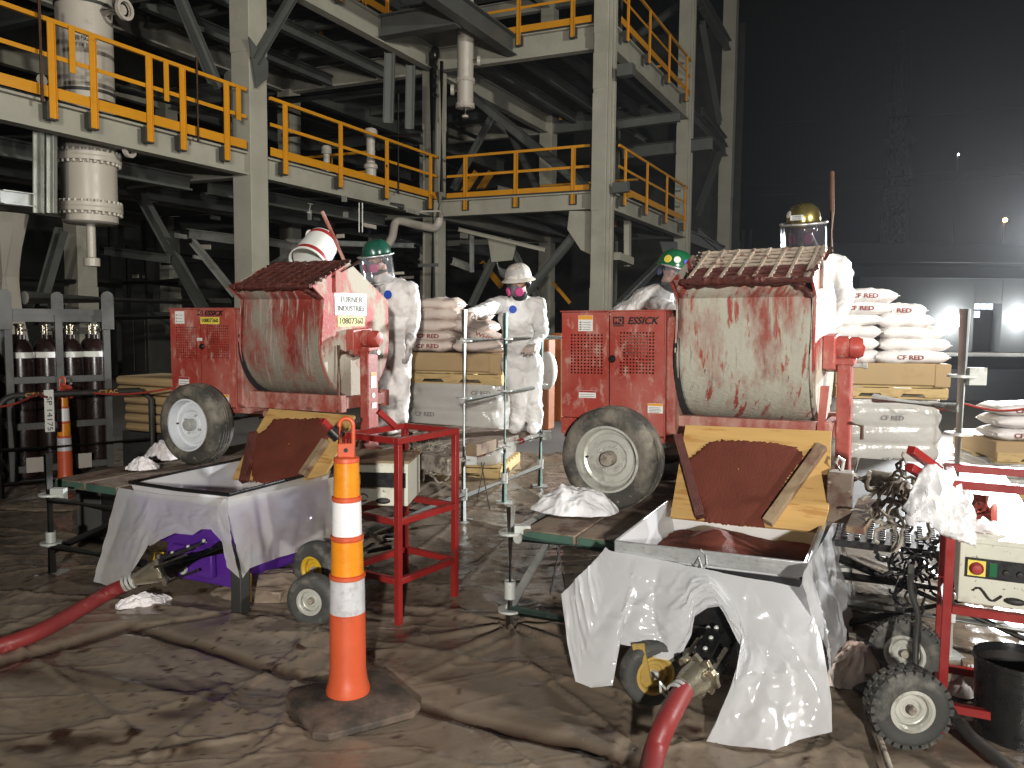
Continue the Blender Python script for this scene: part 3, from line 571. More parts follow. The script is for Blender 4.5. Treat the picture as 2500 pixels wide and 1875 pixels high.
# ================================================================ far background on the right
def bldg():
    y=44.; x=lambda u:(atY(u,780,y)).x
    B=thing('warehouse','low pale warehouse with two wall lamps and a dark doorway far right','building',(x(2300),y,0))
    k=MB(); zr=atY(2300,640,y).z
    k.box((x(2095),y,0),(x(2377),y+12,zr-.6)); k.box((x(2445),y,0),(x(2760),y+12,zr-.6)); k.box((x(2377)+.001,y+.02,2.6),(x(2445)-.001,y+.5,zr-.6)); k.build('wall',mBldgW,B)
    k=MB(); k.box((x(2377),y+.9,0),(x(2445),y+1,2.6)); d=k.build('doorway',mBldg,B)
    k=MB(); xx=x(2400);
    for a,b_ in ((0,0),(.35,0),(.0,-.45),(.7,0)): k.box((xx+a,y+.86,2.3+b_),(xx+a+.3,y+.89,2.65+b_))
    k.build('lit_window',mWin,d)
    k=MB(); k.box((x(1900),y-6,zr+.1),(x(2800),y+12,zr+.4)); k.box((x(1900),y-6.1,zr-.45),(x(2800),y-5.9,zr+.1)); k.box((x(1900),y-1.2,zr-.9),(x(2800),y-1,zr-.3)); k.build('roof',mBldg,B)
    for u in (2362,2560): k=MB(); k.box((x(u),y-6,0),(x(u)+.45,y-5.6,zr+.1)); k.build('roof_post',mBldg,B)
    for (u,v) in ((2320,783),(2483,775)):
        p=atY(u,v,y); k=MB(); k.box((p.x-.2,y-.14,p.z-.2),(p.x+.2,y,p.z+.2)); f=k.build('wall_lamp',mBldg,B); k=MB(); k.box((p.x-.3,y-.3,p.z-.3),(p.x+.3,y-.143,p.z+.3)); k.build('lamp_face',mFloodW,f)
        l=bpy.data.lights.new('wall_lamp_light','POINT');l.energy=300;l.color=(.95,1,.95);l.shadow_soft_size=.2;lo=bpy.data.objects.new('wall_lamp_light',l);COL.objects.link(lo);lo.location=(p.x,y-.5,p.z)
bldg()
for (u0,u1,v0,v1,Y0,lb) in ((2230,2700,872,905,22,'long low concrete barrier in the haze, farther one'),(2210,2700,905,960,17,'long low concrete barrier in the haze, nearer one')):
    a=atY(u0,v1,Y0);b_=atY(u1,v1,Y0); zz=atY(2400,v0,Y0).z; z0=atY(2400,v1,Y0).z
    k=MB(); k.prism([(a.x,Y0,z0-.25),(a.x,Y0,zz-.25),(a.x,Y0+.15,zz),(a.x,Y0+.5,zz),(a.x,Y0+.6,z0-.25)],(b_.x-a.x,0,0)); tag(k.build('concrete_barrier',mBldg),lb,'barrier')
def tower():
    y=150.; P0=atY(2180,600,y); H=atY(2172,80,y).z
    T=thing('lattice_tower','faint lattice power line tower against the night sky','tower',(P0.x,y,0))
    k=MB()
    def hw(z): return 1.9*(1-z/H)**.8+.25
    zs=[H*i/14 for i in range(15)]
    for a,b_ in zip(zs[:-1],zs[1:]):
        for sx in (-1,1):
            for sy in (-1,1):
                k.bar((P0.x+sx*hw(a),y+sy*hw(a),a),(P0.x+sx*hw(b_),y+sy*hw(b_),b_),.5,.5); k.bar((P0.x+sx*hw(a),y+sy*hw(a),a),(P0.x-sx*hw(b_),y+sy*hw(b_),b_),.35,.35)
    k.build('mast',mGalvB,T)
    for f in (.60,.72,.50): 
        z=H*f; k=MB(); k.bar((P0.x-1,y-1,z+3),(P0.x+3.2,y+1.5,z-4),.9,1.0); k.bar((P0.x-2.8,y-2,z+2),(P0.x-1.2,y,z-2),.6,.6); k.build('crossarm',mGalvB,T)
tower()
for i,(v0,v1,lb) in enumerate(((480,395,'lowest faint power cable in the night sky'),(455,372,'middle faint power cable in the night sky'),(300,240,'highest faint power cable in the night sky'))):
    P=[]; 
    for j in range(21):
        f=j/20; u=1790+ (2700-1790)*f; v=v0+(v1-v0)*f+25*4*f*(1-f)*.5; P.append(atY(u,v,120-30*f))
    tag(MB().tube(P,.035,5).build('power_cable',mBldg),lb,'cable')
for (u,v,Y0,lb,m,r_) in ((2454,537,90,'small orange lamp glowing far off on the right','o',.22),(2340,377,130,'tiny white lamp high in the haze','w',.11)):
    p=atY(u,v,Y0); T=thing('distant_lamp',lb,'lamp',(p.x,p.y,0)); MB().tube([(p.x,p.y+.3,0),(p.x,p.y+.3,p.z)],.12,8).build('pole',mBldg,T)
    MB().ell(p,r_,r_,r_,12,8).build('lamp_face',mFloodO if m=='o' else mFloodW,T)
for (u,v) in ((1805,590),(1815,560),(1833,558)):
    p=atY(u,v,60); q=atY(u,640,60); tag(MB().tube([(p.x,60,0),(p.x,60,p.z)],.12,6).build('vent_stack',mBldg),{1805:'short faint vent stack beside the tall frame',1815:'faint vent stack in the middle of three beside the tall frame',1833:'tallest faint vent stack right of the tall frame'}[u],'stack')
# ================================================================ mortar mixers
P2=onz(1490,1248,.55); P1=onz(490,1140,.55)-E*.09
def mid(a,b,f): return tuple(a[i]*(1-f)+b[i]*f for i in range(len(a)))
def perforated(k,x0,x1,z0,z1,hx0,hx1,hz0,hz1,nx,nz,y,keep=()):
    """flat panel facing -y with a grid of square holes"""
    k.add([(x0,y,z0),(x1,y,z0),(x1,y,hz0),(x0,y,hz0)],[(0,1,2,3)]); k.add([(x0,y,hz1),(x1,y,hz1),(x1,y,z1),(x0,y,z1)],[(0,1,2,3)])
    k.add([(x0,y,hz0),(hx0,y,hz0),(hx0,y,hz1),(x0,y,hz1)],[(0,1,2,3)]); k.add([(hx1,y,hz0),(x1,y,hz0),(x1,y,hz1),(hx1,y,hz1)],[(0,1,2,3)])
    dx=(hx1-hx0)/nx; dz=(hz1-hz0)/nz; f=.24
    for i in range(nx): # vertical strips between columns
        a=hx0+i*dx
        k.add([(a,y,hz0),(a+dx*f,y,hz0),(a+dx*f,y,hz1),(a,y,hz1)],[(0,1,2,3)]); k.add([(a+dx*(1-f),y,hz0),(a+dx,y,hz0),(a+dx,y,hz1),(a+dx*(1-f),y,hz1)],[(0,1,2,3)])
        for j in range(nz):
            c=hz0+j*dz; l=a+dx*f; r=a+dx*(1-f)
            if (i,j) in keep: k.add([(l,y,c),(r,y,c),(r,y,c+dz),(l,y,c+dz)],[(0,1,2,3)]); continue
            k.add([(l,y,c),(r,y,c),(r,y,c+dz*f),(l,y,c+dz*f)],[(0,1,2,3)]); k.add([(l,y,c+dz*(1-f)),(r,y,c+dz*(1-f)),(r,y,c+dz),(l,y,c+dz)],[(0,1,2,3)])
def sticker(parent,F,x0,x1,z0,z1,y,base=mWhite,band=None,lines=5,cells=False,name='warning_label'):
    k=MB(F); k.box((x0,y-.0018,z0),(x1,y,z1)); s=k.build(name,base,parent)
    if band: k=MB(F); k.box((x0+.001,y-.0026,z1-(z1-z0)*.27),(x1-.001,y-.0018,z1-.001)); k.build('label_band',band,s)
    k=MB(F); h=(z1-z0)*(.66 if band else .86); 
    for i in range(lines):
        zz=z0+h*(i+.7)/(lines+.4); 
        if cells: k.box((x0+.008,y-.0026,zz-.004),(x0+.020,y-.0018,zz+.005))
        xs=x0+(.026 if cells else .008); k.box((xs,y-.0024,zz-.0018),(x1-.008-random.random()*.012,y-.0018,zz+.0012))
    k.build('small_print',mInkGrey,s); return s
def wheel(T,F,c,side,R_=.285,W=.185,rim=.17,mt=mTyre,mr=mRimM,name='wheel',tread='rib',disc=.03,hub=.03,spoke=None):
    """wheel with axis along local y, outer face towards side (-1 = viewer)"""
    ax=Vector((0,side,0)); c=Vector(c); o=c
    prof=[(rim+.005,-W*.42),(rim+.03,-W*.47),(R_*.80,-W*.52),(R_*.93,-W*.45),(R_*.985,-W*.30)]
    if tread=='rib':
        for z in (-.24,-.12,.0,.12): prof+=[(R_,W*z),(R_,W*(z+.07)),(R_-.008,W*(z+.075)),(R_-.008,W*(z+.115))]
    else: prof+=[(R_,-W*.15),(R_,W*.15)]
    prof+=[(R_*.985,W*.30),(R_*.93,W*.45),(R_*.80,W*.52),(rim+.03,W*.47),(rim+.005,W*.42)]
    wt=MB(F).lathe(prof,o,ax,48).build(name,mt,T,smooth=50)
    if tread=='knob':
        k=MB(F); x,y,d=basis(ax); n=26
        for i in range(n):
            for off,zz in ((0,-.30),(.5,0),(0,.30)):
                a=2*math.pi*(i+off)/n; r=x*math.cos(a)+y*math.sin(a); t=-x*math.sin(a)+y*math.cos(a); q=o+r*(R_-.002)+d*(W*zz)
                L_=R_*2*math.pi/n*.36; vs=[q+t*(a1*L_)+d*(b1*W*.125)+r*(c1) for c1 in (-.01,.009) for a1,b1 in ((-1,-1),(1,-1),(1,1),(-1,1))]
                k.add(vs,[(0,3,2,1),(4,5,6,7),(0,1,5,4),(1,2,6,5),(2,3,7,6),(3,0,4,7)])
        k.build('tread_blocks',mt,wt)
    s=rim/.17
    k=MB(F); k.lathe([(rim+.012,W*.44),(rim+.014,W*.49),(rim+.002,W*.50),(rim-.006,W*.40),(rim-.012*s,W*.18),(rim-.028*s,W*.14),(rim-.034*s,W*.22),(rim*.60,W*.24),(rim*.52,W*.16),(rim*.38,W*.16),(rim*.36,W*.2),(0,W*.2)],o,ax,44)
    rm=k.build('rim',mr,wt,smooth=35)
    k=MB(F); k.lathe([(0,W*.2),(hub,W*.2),(hub,W*.2+hub*1.15),(hub*.8,W*.2+hub*1.5),(0,W*.2+hub*1.55)],o,ax,20); k.build('hub_cap',mGalv if mr is not mRimM else mMess,wt,smooth=35)
    if hub>.025:
        k=MB(F); x,y,d=basis(ax)
        for i in range(4):
            a=math.pi/2*i+.5; k.lathe([(0,0),(.009,0),(.009,.016),(.006,.022),(0,.022)],o+d*(W*.16)+(x*math.cos(a)+y*math.sin(a))*rim*.42,d,6)
        k.build('wheel_nut',mGalv,wt); k=MB(F); k.lathe([(0,0),(.007,0),(.006,.02),(0,.02)],o+d*(W*.2)-Vector((1,0,0))*rim*.78,d,8); k.build('valve_stem',mInk,wt)
    return wt
def mixer(P,var):
    B=var==2
    F=frame(P,yaw=-R(28.5) if B else -AY,tilt=R(-.9) if B else R(-.3))
    T=thing('mortar_mixer','red mortar mixer nearest the camera on the right, drum caked in grey cement' if B else 'red mortar mixer farther back on the left, with yellow number plates and a white notice','mortar mixer',P)
    mr=mRed
    k=MB(F); nz=13
    perforated(k,-.385,-.092,.482,1.088,-.334,-.126,.732,.967,10,13,.2); d1=k.build('door',mr,T,solid=-.004)
    k=MB(F); perforated(k,-.086,.232,.40,1.09,-.030,.178,.740,.980,11,13,.2,keep={(0,j) for j in range(4,8)} if B else ()); d2=k.build('door',mr,T,solid=-.004)
    k=MB(F); k.box((-.389,.196,.385),(-.20,.96,.478)); k.box((-.389,.21,.48),(-.383,.96,1.084)); k.box((-.383,.955,.40),(.235,.96,1.084)); k.box((-.395,.192,1.091),(.24,.965,1.099)); k.box((.2335,.197,.385),(.2395,.96,1.089)); k.box((-.2,.24,.385),(.2335,.955,.39)); k.build('engine_cover',mr,T,bevel=.003)
    k=MB(F); k.box((-.34,.33,.5),(.16,.8,1.05)); k.box((-.38,.22,.36),(.23,.24,.39)); k.build('engine_block',mRedDusty,T)
    k=MB(F); k.lathe([(0,0),(.06,0),(.075,.03),(.075,.08),(0,.08)],(.06,.31,.9),(0,-1,0),20); k.build('air_filter',mMess,T,smooth=40); k=MB(F); k.lathe([(0,0),(.05,0),(.05,.06),(0,.06)],(-.22,.32,.88),(0,-1,0),16); k.build('pulley',mMess,T,smooth=40)
    k=MB(F); k.lathe([(0,0),(.018,0),(.022,.012),(.014,.022),(0,.024)],(-.068,.198,.825),(0,-1,0),16); k.build('door_knob',mBlack,d2,smooth=40)
    k=MB(F); k.tube([(-.06,.19,.47),(-.03,.17,.465),(.0,.17,.455)],.012,8); k.lathe([(0,0),(.02,0),(.02,.02),(0,.02)],(.01,.17,.455),(1,0,0),10); k.build('fuel_valve',mBlack,T,smooth=40)
    # housing between box and drum
    k=MB(F); P_=[(.2,1.02),(.22,1.06),(.3,1.085),(.9,1.085),(.93,1.0),(.93,.45),(.8,.36),(.3,.36),(.2,.42)]
    k.prism([(.241,y,z) for y,z in P_],(.055,0,0)); k.build('belt_housing',mRedDusty,T,bevel=.01)
    k=MB(F); k.lathe([(0,0),(.40,0),(.40,.028),(0,.028)],(.298,.56,.85),(1,0,0),40); k.build('shadow_gap_plate',mBlackMat,T)  # black disc paints the shade in the gap beside the drum
    # drum shell: U trough section, and slanted lips
    cy_,cz,Rr=.55,.87,.385
    def sec(off=0):
        o=[(.05-off,1.245),(.195-off,1.155+off*.3)]
        for i in range(19):
            a=math.pi+math.pi*i/18; o.append((cy_+(Rr+off)*math.cos(a),cz+(Rr+off)*math.sin(a)))
        o+=[(.93+off,1.16),(.47,1.405+off)]; return o
    S=sec(); x0,x1=.318,1.0
    rows=[]; nseg=26
    for i in range(nseg+1):
        x=x0+(x1-x0)*i/nseg; bul=.006*math.sin(math.pi*i/nseg)
        ss=[]
        for j,(y,z) in enumerate(S):
            if j==0: # front lip, narrower at its top
                xx=max(x0+.01,min(x1-.055,x)); ss.append((xx,y,z))
            else: ss.append((x,y-bul if j<12 else y,z))
        # refine arc
        rows.append(ss)
    k=MB(F); k.grid(rows); dr=k.build('drum',mDrumA if B else mDrumB,T,smooth=18,solid=-.006)
    for x,m_,nm in ((.300,mEnd,'drum_end'),(1.003,mEnd if not B else mEnd,'drum_end')):
        k=MB(F); q=sec(.004); q=[(.07,1.235)]+q[1:]; k.prism([(x,y,z) for y,z in q],(.014,0,0)); k.build(nm,m_,T,bevel=.002)
    k=MB(F); ring=[(.998,y,z) for y,z in sec(.006)[1:-2]]; k.tube(ring,.007,6); ring=[(.318,y,z) for y,z in sec(.006)[1:-2]]; k.tube(ring,.007,6); k.build('drum_rim',mRedDusty if not B else mMess,T,smooth=40)
    # grate
    g0=Vector((0,.055,1.235)); g1=Vector((0,.465,1.415)); nb=8
    for i in range(nb+1):
        p=g0.lerp(g1,i/nb); k=MB(F); pts=[]
        for j in range(30): pts.append(p+Vector(((.385-.045*i/nb)+(.635+.05*i/nb)*j/29,0,.004*random.random()-(.004 if i<4 else 0))))
        k.tube(pts,[.008+.004*random.random()+(.005 if i<4 else 0) for _ in range(30)],7); k.build('grate_bar',mMortar,T if i==0 else G,smooth=60) if i==0 else k.build('bar',(mGrate if i>=4 and B else mMortar),G,smooth=60)
        if i==0: G=[c for c in T.children if c.name.startswith('grate_bar')][-1]; G.name='grate'; PLOC[G.name]=PLOC[T.name]
    k=MB(F)
    for j in range(8):
        x=.40+.083*j
        k.bar(g0+Vector((x,0,.008)),g1+Vector((x,0,.008)),.014,.016)
    k.build('cross_bar',mGrate if B else mMortar,G)
    k=MB(F); k.tube([g0+Vector((.995,-.01,.012)),g1+Vector((1.01,0,.012))],.008,8); k.build('side_bar',mRust if not B else mGrate,G,smooth=50)
    # mortar caked in the lower grate
    rows=[];
    for i in range(22):
        r_=[]
        for j in range(70):
            fi,fj=i/21,j/69; p=g0.lerp(g1,fi*(.50 if B else .58)-.03); n=vnoise(np.array(fj*30.),np.array(fi*9.),40+var)
            sag=-.035 if fi<.06 else 0; lim=.5+.4*float(vnoise(np.array(fj*6.),np.array(1.),3)); dz=-.012+.022*float(n)-(.06 if fi>lim else 0)
            r_.append(p+Vector((.385-.03*fi+(.60+.02*fi)*fj,(.01*float(n) if fi<.06 else 0),dz+sag*float(n))))
        rows.append(r_)
    MB(F).grid(rows).build('caked_mortar',mMortar,G,smooth=70)
    # corner drip of mortar along the front lip
    k=MB(F)
    for j in range(80):
        fj=j/79; p=Vector((.37+.55*fj,.045,1.238)) if j<60 else Vector((.925+.07*(j-60)/20,.05+.14*(j-60)/20,1.238-.08*(j-60)/20)); rr_=.009+.009*random.random(); k.ell(p,rr_*1.5,rr_,rr_*1.2,7,5)
    k.build('mortar_drips',mMortar,dr,smooth=70)
    # trunnion, leg, frame
    k=MB(F); k.prism([(1.019,.42,.78),(1.019,.42,.955),(1.019,.64,.965),(1.019,.68,.80),(1.019,.62,.755)],(.06,0,0)); tb=k.build('trunnion_box',mRed,T,bevel=.006)
    k=MB(F); k.lathe([(0,0),(.062,0),(.062,.055),(.052,.058),(.052,.062),(.058,.064),(.058,.10),(.045,.125),(0,.135)],(1.08,.55,.89),(1,0,0),28); k.build('bearing_hub',mRed,T,smooth=35)
    k=MB(F); k.box((1.085,.48,-.0),(1.155,.60,.83)); k.box((1.07,.47,.80),(1.17,.61,.835)); lg=k.build('leg',mRed,T,bevel=.006)
    k=MB(F); k.lathe([(0,0),(.014,0),(.014,.05),(.018,.05),(.018,.07),(0,.07)],(1.16,.50,.80),(1,0,0),8); k.build('bolt',mGalv,lg)
    k=MB(F); k.box((.235,.27,.40),(1.084,.33,.515)); k.box((.235,.78,.40),(1.084,.84,.515)); k.box((1.03,.331,.42),(1.084,.779,.5)); k.box((.2402,.215,.36),(.33,.95,.399)); k.build('base_frame',mRedDusty,T,bevel=.004)
    k=MB(F); k.box((-.2,.24,.33),(.24,.30,.384)); k.box((-.2,.84,.33),(.24,.90,.384)); k.tube([(0,.05,.285),(0,1.05,.285)],.028,10); k.box((-.05,.2,.29),(.05,.3,.34)); k.build('axle',mDarkSteel,T)
    k=MB(F); k.box((-.36,.42,.31),(-.2,.75,.383)); k.build('fuel_tank',mDarkSteel,T)
    wheel(T,F,(-.02,.08,.285),-1,mt=mTyre,mr=mRimM if B else mRimW,hub=.042)
    wheel(T,F,(-.02,1.06,.285),1,mt=mTyre,mr=mRimM if B else mRimW)
    # dump bar
    a,b_=((Vector((1.03,.56,1.40)),Vector((1.02,.6,1.83))) if B else (Vector((.95,.5,1.42)),Vector((.69,.6,1.78))))
    k=MB(F); k.tube([a,a.lerp(b_,.5)+Vector((.004,0,0)),b_],.013,8); k.build('dump_bar',mRust if B else mRedDusty,T,smooth=40)
    k=MB(F); k.tube([(.96,.45,1.40),a],.013,8); k.tube([(1.012,.28,1.30),(1.03,.56,1.42)],.012,8); k.build('handle_bracket',mRust,T,smooth=40)
    k=MB(F); k.box((1.018,.30,1.20),(1.030,.36,1.34)); k.build('hinge',mMess if B else mRedDusty,T)
    if not B:
        k=MB(F); k.tube([(1.045,.30,.85),(1.05,.29,.6),(1.055,.28,.42),(1.06,.24,.36),(1.03,.22,.34)],.011,8); k.build('latch_rod',mRust,T,smooth=40)
        k=MB(F); k.tube([(1.02,.36,.80),(1.12,.34,.80)],.02,8); k.build('crossbolt',mRust,T)
        k=MB(F); k.tube([(-.05,.3,.33),(.42,.28,.36)],.024,8); k.build('tow_tube',mRedDusty,T,smooth=40)
        k=MB(F); k.bar((.02,.16,.3),(.18,.05,.0),.018,.018); k.build('brace_rod',mDarkSteel,T)
    else:
        k=MB(F); k.prism([(1.03,.30,.70),(1.07,.30,.70),(1.05,.2,.30),(1.02,.2,.30)],(0,.02,0)); k.build('latch_arm',mRed,T)
        k=MB(F); k.tube([(1.06,.20,.34),(1.075,.2,.27),(1.06,.2,.2),(1.04,.2,.22),(1.045,.2,.30)],.008,8); k.build('hook',mDarkSteel,T,smooth=40)
        k=MB(F); k.tube([(1.16,.45,.50),(1.22,.42,.49),(1.22,.42,.42)],.010,8); k.build('grease_pipe',mRust,T,smooth=40)
    # writing
    X=F.to_3x3()@Vector((1,0,0)); U=F.to_3x3()@Vector((0,0,1))
    def fc(x,y,z,right=X): return facing(F@Vector((x,y,z)),right,U)
    if B:
        text('ESSICK',.055,fc(.105,.1975,1.037),'lettering',mInk,d2,width=.185,shear=.3,bold=.0016); text('MQ',.04,fc(-.035,.1965,1.040),'lettering',mRed,d2,width=.05,bold=.001)
        k=MB(F); k.box((-.068,.1978,1.018),(-.002,.1995,1.062)); k.build('logo_plate',mInk,d2); k=MB(F); k.box((-.066,.1972,1.008),(-.004,.199,1.014)); k.build('logo_strip',mInk,d2)
        sticker(d1,F,-.280,-.190,.981,1.071,.198,band=mLabelO,lines=4,cells=True); sticker(d1,F,-.275,-.170,.598,.640,.198,band=mLabelR,lines=2); sticker(d2,F,.141,.228,.529,.583,.198,band=mLabelO,lines=4)
        SX_=1.0175; k=MB(F); k.box((SX_,.36,1.02),(SX_+.002,.48,1.13)); s=k.build('paper_notice',mWhite,T); k=MB(F); k.box((SX_+.002,.38,1.04),(SX_+.003,.46,1.07)); k.box((SX_+.002,.38,1.085),(SX_+.003,.42,1.12)); k.build('small_print',mInk,s)
        k=MB(F); k.box((SX_,.38,1.14),(SX_+.002,.46,1.22)); k.build('yellow_notice',mLabelY,T)
    else:
        text('ESSICK',.05,fc(.04,.1975,1.060),'lettering',mInk,d2,width=.185,shear=.3,bold=.0016); text('MQ',.03,fc(-.11+.02,.1965,1.063),'lettering',mRed,d2,width=.045,bold=.001)
        k=MB(F); k.box((-.115,.1978,1.045),(-.062,.1995,1.08)); k.build('logo_plate',mInk,d2)
        k=MB(F); k.box((-.085,.1975,.985),(.095,.199,1.033)); s=k.build('number_plate',mLabelY,d2); text('10807360',.038,fc(.005,.1965,1.009),'lettering',mInk,d2,width=.155,bold=.0006)
        sticker(d1,F,-.33,-.24,.985,1.075,.198,lines=3,cells=True); sticker(d1,F,-.31,-.21,.54,.60,.198,band=mLabelR,lines=2); sticker(d2,F,.08,.17,.42,.49,.198,band=mLabelO,lines=4); sticker(d2,F,-.12,-.07,.865,.885,.198,lines=1)
        Yv=F.to_3x3()@Vector((0,1,0)); SX_=1.0175
        k=MB(F); k.box((SX_,.30,1.05),(SX_+.003,.66,1.20)); s=k.build('paper_notice',mWhite,T); 
        text('TURNER',.055,fc(SX_+.004,.48,1.155,Yv),'lettering',mInk,T,width=.26); text('INDUSTRIES',.05,fc(SX_+.004,.48,1.095,Yv),'lettering',mInk,T,width=.30)
        k=MB(F); k.box((SX_,.33,.975),(SX_+.003,.63,1.045)); k.build('number_plate',mLabelY,T); text('10807360',.06,fc(SX_+.004,.48,1.01,Yv),'lettering',mInk,T,width=.26,bold=.0008)
        lx=1.1555
        k=MB(F); k.box((lx,.51,.55),(lx+.002,.575,.66)); s=k.build('warning_label',mWhite,lg); k=MB(F); k.box((lx+.002,.512,.635),(lx+.003,.573,.658)); k.build('label_band',mLabelO,s)
        k=MB(F); k.lathe([(0,0),(.02,0),(.02,.002),(0,.002)],(lx,.54,.50),(1,0,0),18); k.box((lx,.52,.41),(lx+.002,.575,.45)); k.build('round_label',mWhite,lg)
    return T,F
M2,F2=mixer(P2,2); F2=frame(P2,tilt=R(-.9)); M1,F1=mixer(P1,1)
# ================================================================ hoppers, chutes, drapes
def chute(F,P,px,mort,cl,cr,label,lab2):
    Pt=F@Vector((.7,.06,.53)); Pb=F@Vector((.7,-.37,.035)); dn=(Pb-Pt).normalized(); n=dn.cross(E).normalized()
    if n.dot(CC-Pt)<0: n=-n
    pr=lambda u,v,o=0: onpl(u,v,Pt+n*o,n)
    T=thing('chute_board',label,'chute',P+E*.7-D*.15)
    MB().prism([pr(u,v) for u,v in px],-n*.018).build('board',mPly,T,bevel=.002)
    for (a,b_,w_) in (cl,cr):
        p=pr(*a);q=pr(*b_); MB().bar(p+n*.022,q+n*.022,w_,.042,up=n).build('side_cleat',mWood if (a,b_,w_)==cr else mMortar,T,bevel=.003)
    # spilled mortar: refined outline with a ragged edge, domed
    O_=[Vector(pr(u,v,.0025)) for u,v in mort]; c=sum(O_,Vector())/len(O_); ring=[]
    for i in range(len(O_)):
        a,b_=O_[i],O_[(i+1)%len(O_)]; m_=max(3,int((b_-a).length/.008))
        for j in range(m_): p=a.lerp(b_,j/m_); ring.append(p+(p-c).normalized()*.012*(random.random()-.5)*(1 if random.random()<.75 else 1.8))
    k=MB(); G=[]
    for f,hh in ((1,0),(.97,.008),(.9,.011),(.7,.013),(.45,.014),(.2,.015),(.02,.015)):
        G.append([c+(p-c)*f+n*hh for p in ring])
    k.grid(G,closed=True); s=k.build('spilled_mortar',mMortarSmooth,T,smooth=60); return T,n,pr
chute(F2,P2,[(1673,1037),(2030,1052),(2024,1240),(2010,1292),(1995,1297),(1860,1285),(1636,1262)],
  [(1672,1130),(1700,1105),(1718,1090),(1735,1078),(1775,1074),(1820,1077),(1870,1079),(1915,1085),(1945,1092),(1962,1108),(1955,1128),(1940,1145),(1862,1265),(1868,1288),(1800,1283),(1722,1275),(1712,1240),(1690,1190),(1668,1135)],
  ((1657,1070),(1712,1268),.045),((2008,1096),(1874,1282),.05),'plywood chute board under the right mixer, smeared with red mortar','')
chute(F1,P1,[(657,997),(866,1014),(838,1080),(795,1156),(742,1170),(640,1172),(566,1168),(612,1075)],
  [(668,1024),(700,1021),(742,1024),(775,1020),(800,1030),(812,1050),(795,1085),(765,1130),(740,1168),(700,1178),(640,1180),(618,1174),(612,1120),(622,1066),(648,1050)],
  ((624,1062),(600,1180),.05),((800,1080),(742,1166),.045),'plywood chute board under the left mixer, almost covered in red mortar','')
def rimrect(F,x0,x1,y0,y1,z): return [F@Vector(p) for p in ((x0,y0,z),(x1,y0,z),(x1,y1,z),(x0,y1,z))]
def drape(cols_,planes,name,label,m,folds=1,rows=26,sub=6,seed=1,amp=.02,cat='plastic drape',thick=0):
    """cols: lists of 3 picture points; planes: (point,normal) per column"""
    C=[]
    for c,(Pp,nn) in zip(cols_,planes):
        a,b_,d=[onpl(u,v,Pp,nn) for u,v in c]; C.append([ (a.lerp(b_,t*2) if t<.5 else b_.lerp(d,t*2-1)).lerp(a*(1-t)**2+b_*(2*t*(1-t))+d*t*t,.5) for t in [i/(rows-1) for i in range(rows)]])
    # densify across
    S=[];
    for i in range(len(C)-1):
        for j in range(sub): S.append(([C[i][r].lerp(C[i+1][r],j/sub) for r in range(rows)],planes[i][1].lerp(planes[i+1][1],j/sub)))
    S.append((C[-1],planes[-1][1])); L_=0; G=[];prev=None
    for s_,(col,nn) in enumerate(S):
        if prev is not None: L_+=(col[0]-prev).length
        prev=col[0]; n=nn.normalized(); 
        if n.dot(CC-col[0])<0: n=-n
        out=[]
        for r,p in enumerate(col):
            t=r/(rows-1); x=L_*1.0
            f=(abs(math.sin(x*9.5+1.1*math.sin(t*1.6+x*4)+seed))**.8-.5)*1.7+ .6*float(abs(2*vnoise(np.array(x*11.+t*1.2),np.array(t*1.6),seed)-1))+.22*(float(vnoise(np.array(x*26.),np.array(t*6.+x*8),seed+1))-.5)
            cr=1-abs(2*float(vnoise(np.array(x*9.+t*4),np.array(t*6.-x*5),seed+7))-1); f+=.9*max(0,cr-.8)*5*.4; cr2=1-abs(2*float(vnoise(np.array(x*15.-t*6),np.array(t*10.+x*6),seed+11))-1); f+=.35*max(0,cr2-.82)*5*.5
            out.append(p+n*(amp*f*min(1.25,t*2.2+.06)))
        G.append(out)
    k=MB(); k.grid(G); o=k.build(name,m,smooth=60); return tag(o,label,cat)
nf=(D*.65-Z*.2).normalized()
HB2=F2@Vector((.7,-.945,.10)); pf2=(HB2,nf); ps2=(F2@Vector((1.12,-.5,.10)),(E*.9+Z*.12).normalized())
cols2=[((1478,1336),(1440,1385),(1376,1450)),((1488,1344),(1440,1420),(1382,1500)),((1496,1346),(1450,1450),(1392,1575)),((1508,1348),(1462,1500),(1412,1662)),((1522,1350),(1490,1500),(1448,1677)),((1545,1353),(1520,1500),(1500,1672)),
((1556,1355),(1535,1470),(1518,1572)),((1580,1360),(1565,1470),(1558,1580)),((1610,1366),(1600,1480),(1600,1605)),((1640,1372),(1632,1490),(1632,1612)),((1660,1376),(1662,1480),(1668,1590)),((1672,1380),(1680,1470),(1688,1552)),((1683,1382),(1692,1440),(1697,1505)),
((1700,1385),(1716,1430),(1728,1484)),((1718,1388),(1742,1430),(1757,1480)),((1735,1392),(1760,1445),(1775,1508)),((1750,1395),(1785,1480),(1800,1560)),((1768,1400),(1812,1520),(1826,1602)),((1790,1404),(1850,1600),(1728,1808)),
((1820,1410),(1862,1600),(1785,1817)),((1850,1415),(1882,1600),(1845,1822)),((1885,1420),(1920,1600),(1893,1828)),((1920,1428),(1955,1600),(1950,1806)),((1952,1434),(1992,1600),(2031,1788)),((1957,1425),(2010,1560),(2030,1712))]
drape(cols2,[pf2]*len(cols2),'plastic_drape','torn white plastic drape hanging to the floor in front of the right hopper',mSheet,amp=.024,seed=3,sub=8,rows=44)
cols2b=[((1957,1425),(2008,1560),(2028,1712)),((1962,1395),(1995,1500),(2006,1628)),((1985,1360),(2030,1500),(2040,1626)),((2010,1318),(2060,1480),(2068,1618)),((2033,1275),(2068,1400),(2083,1608)),((2037,1268),(2072,1380),(2085,1560))]
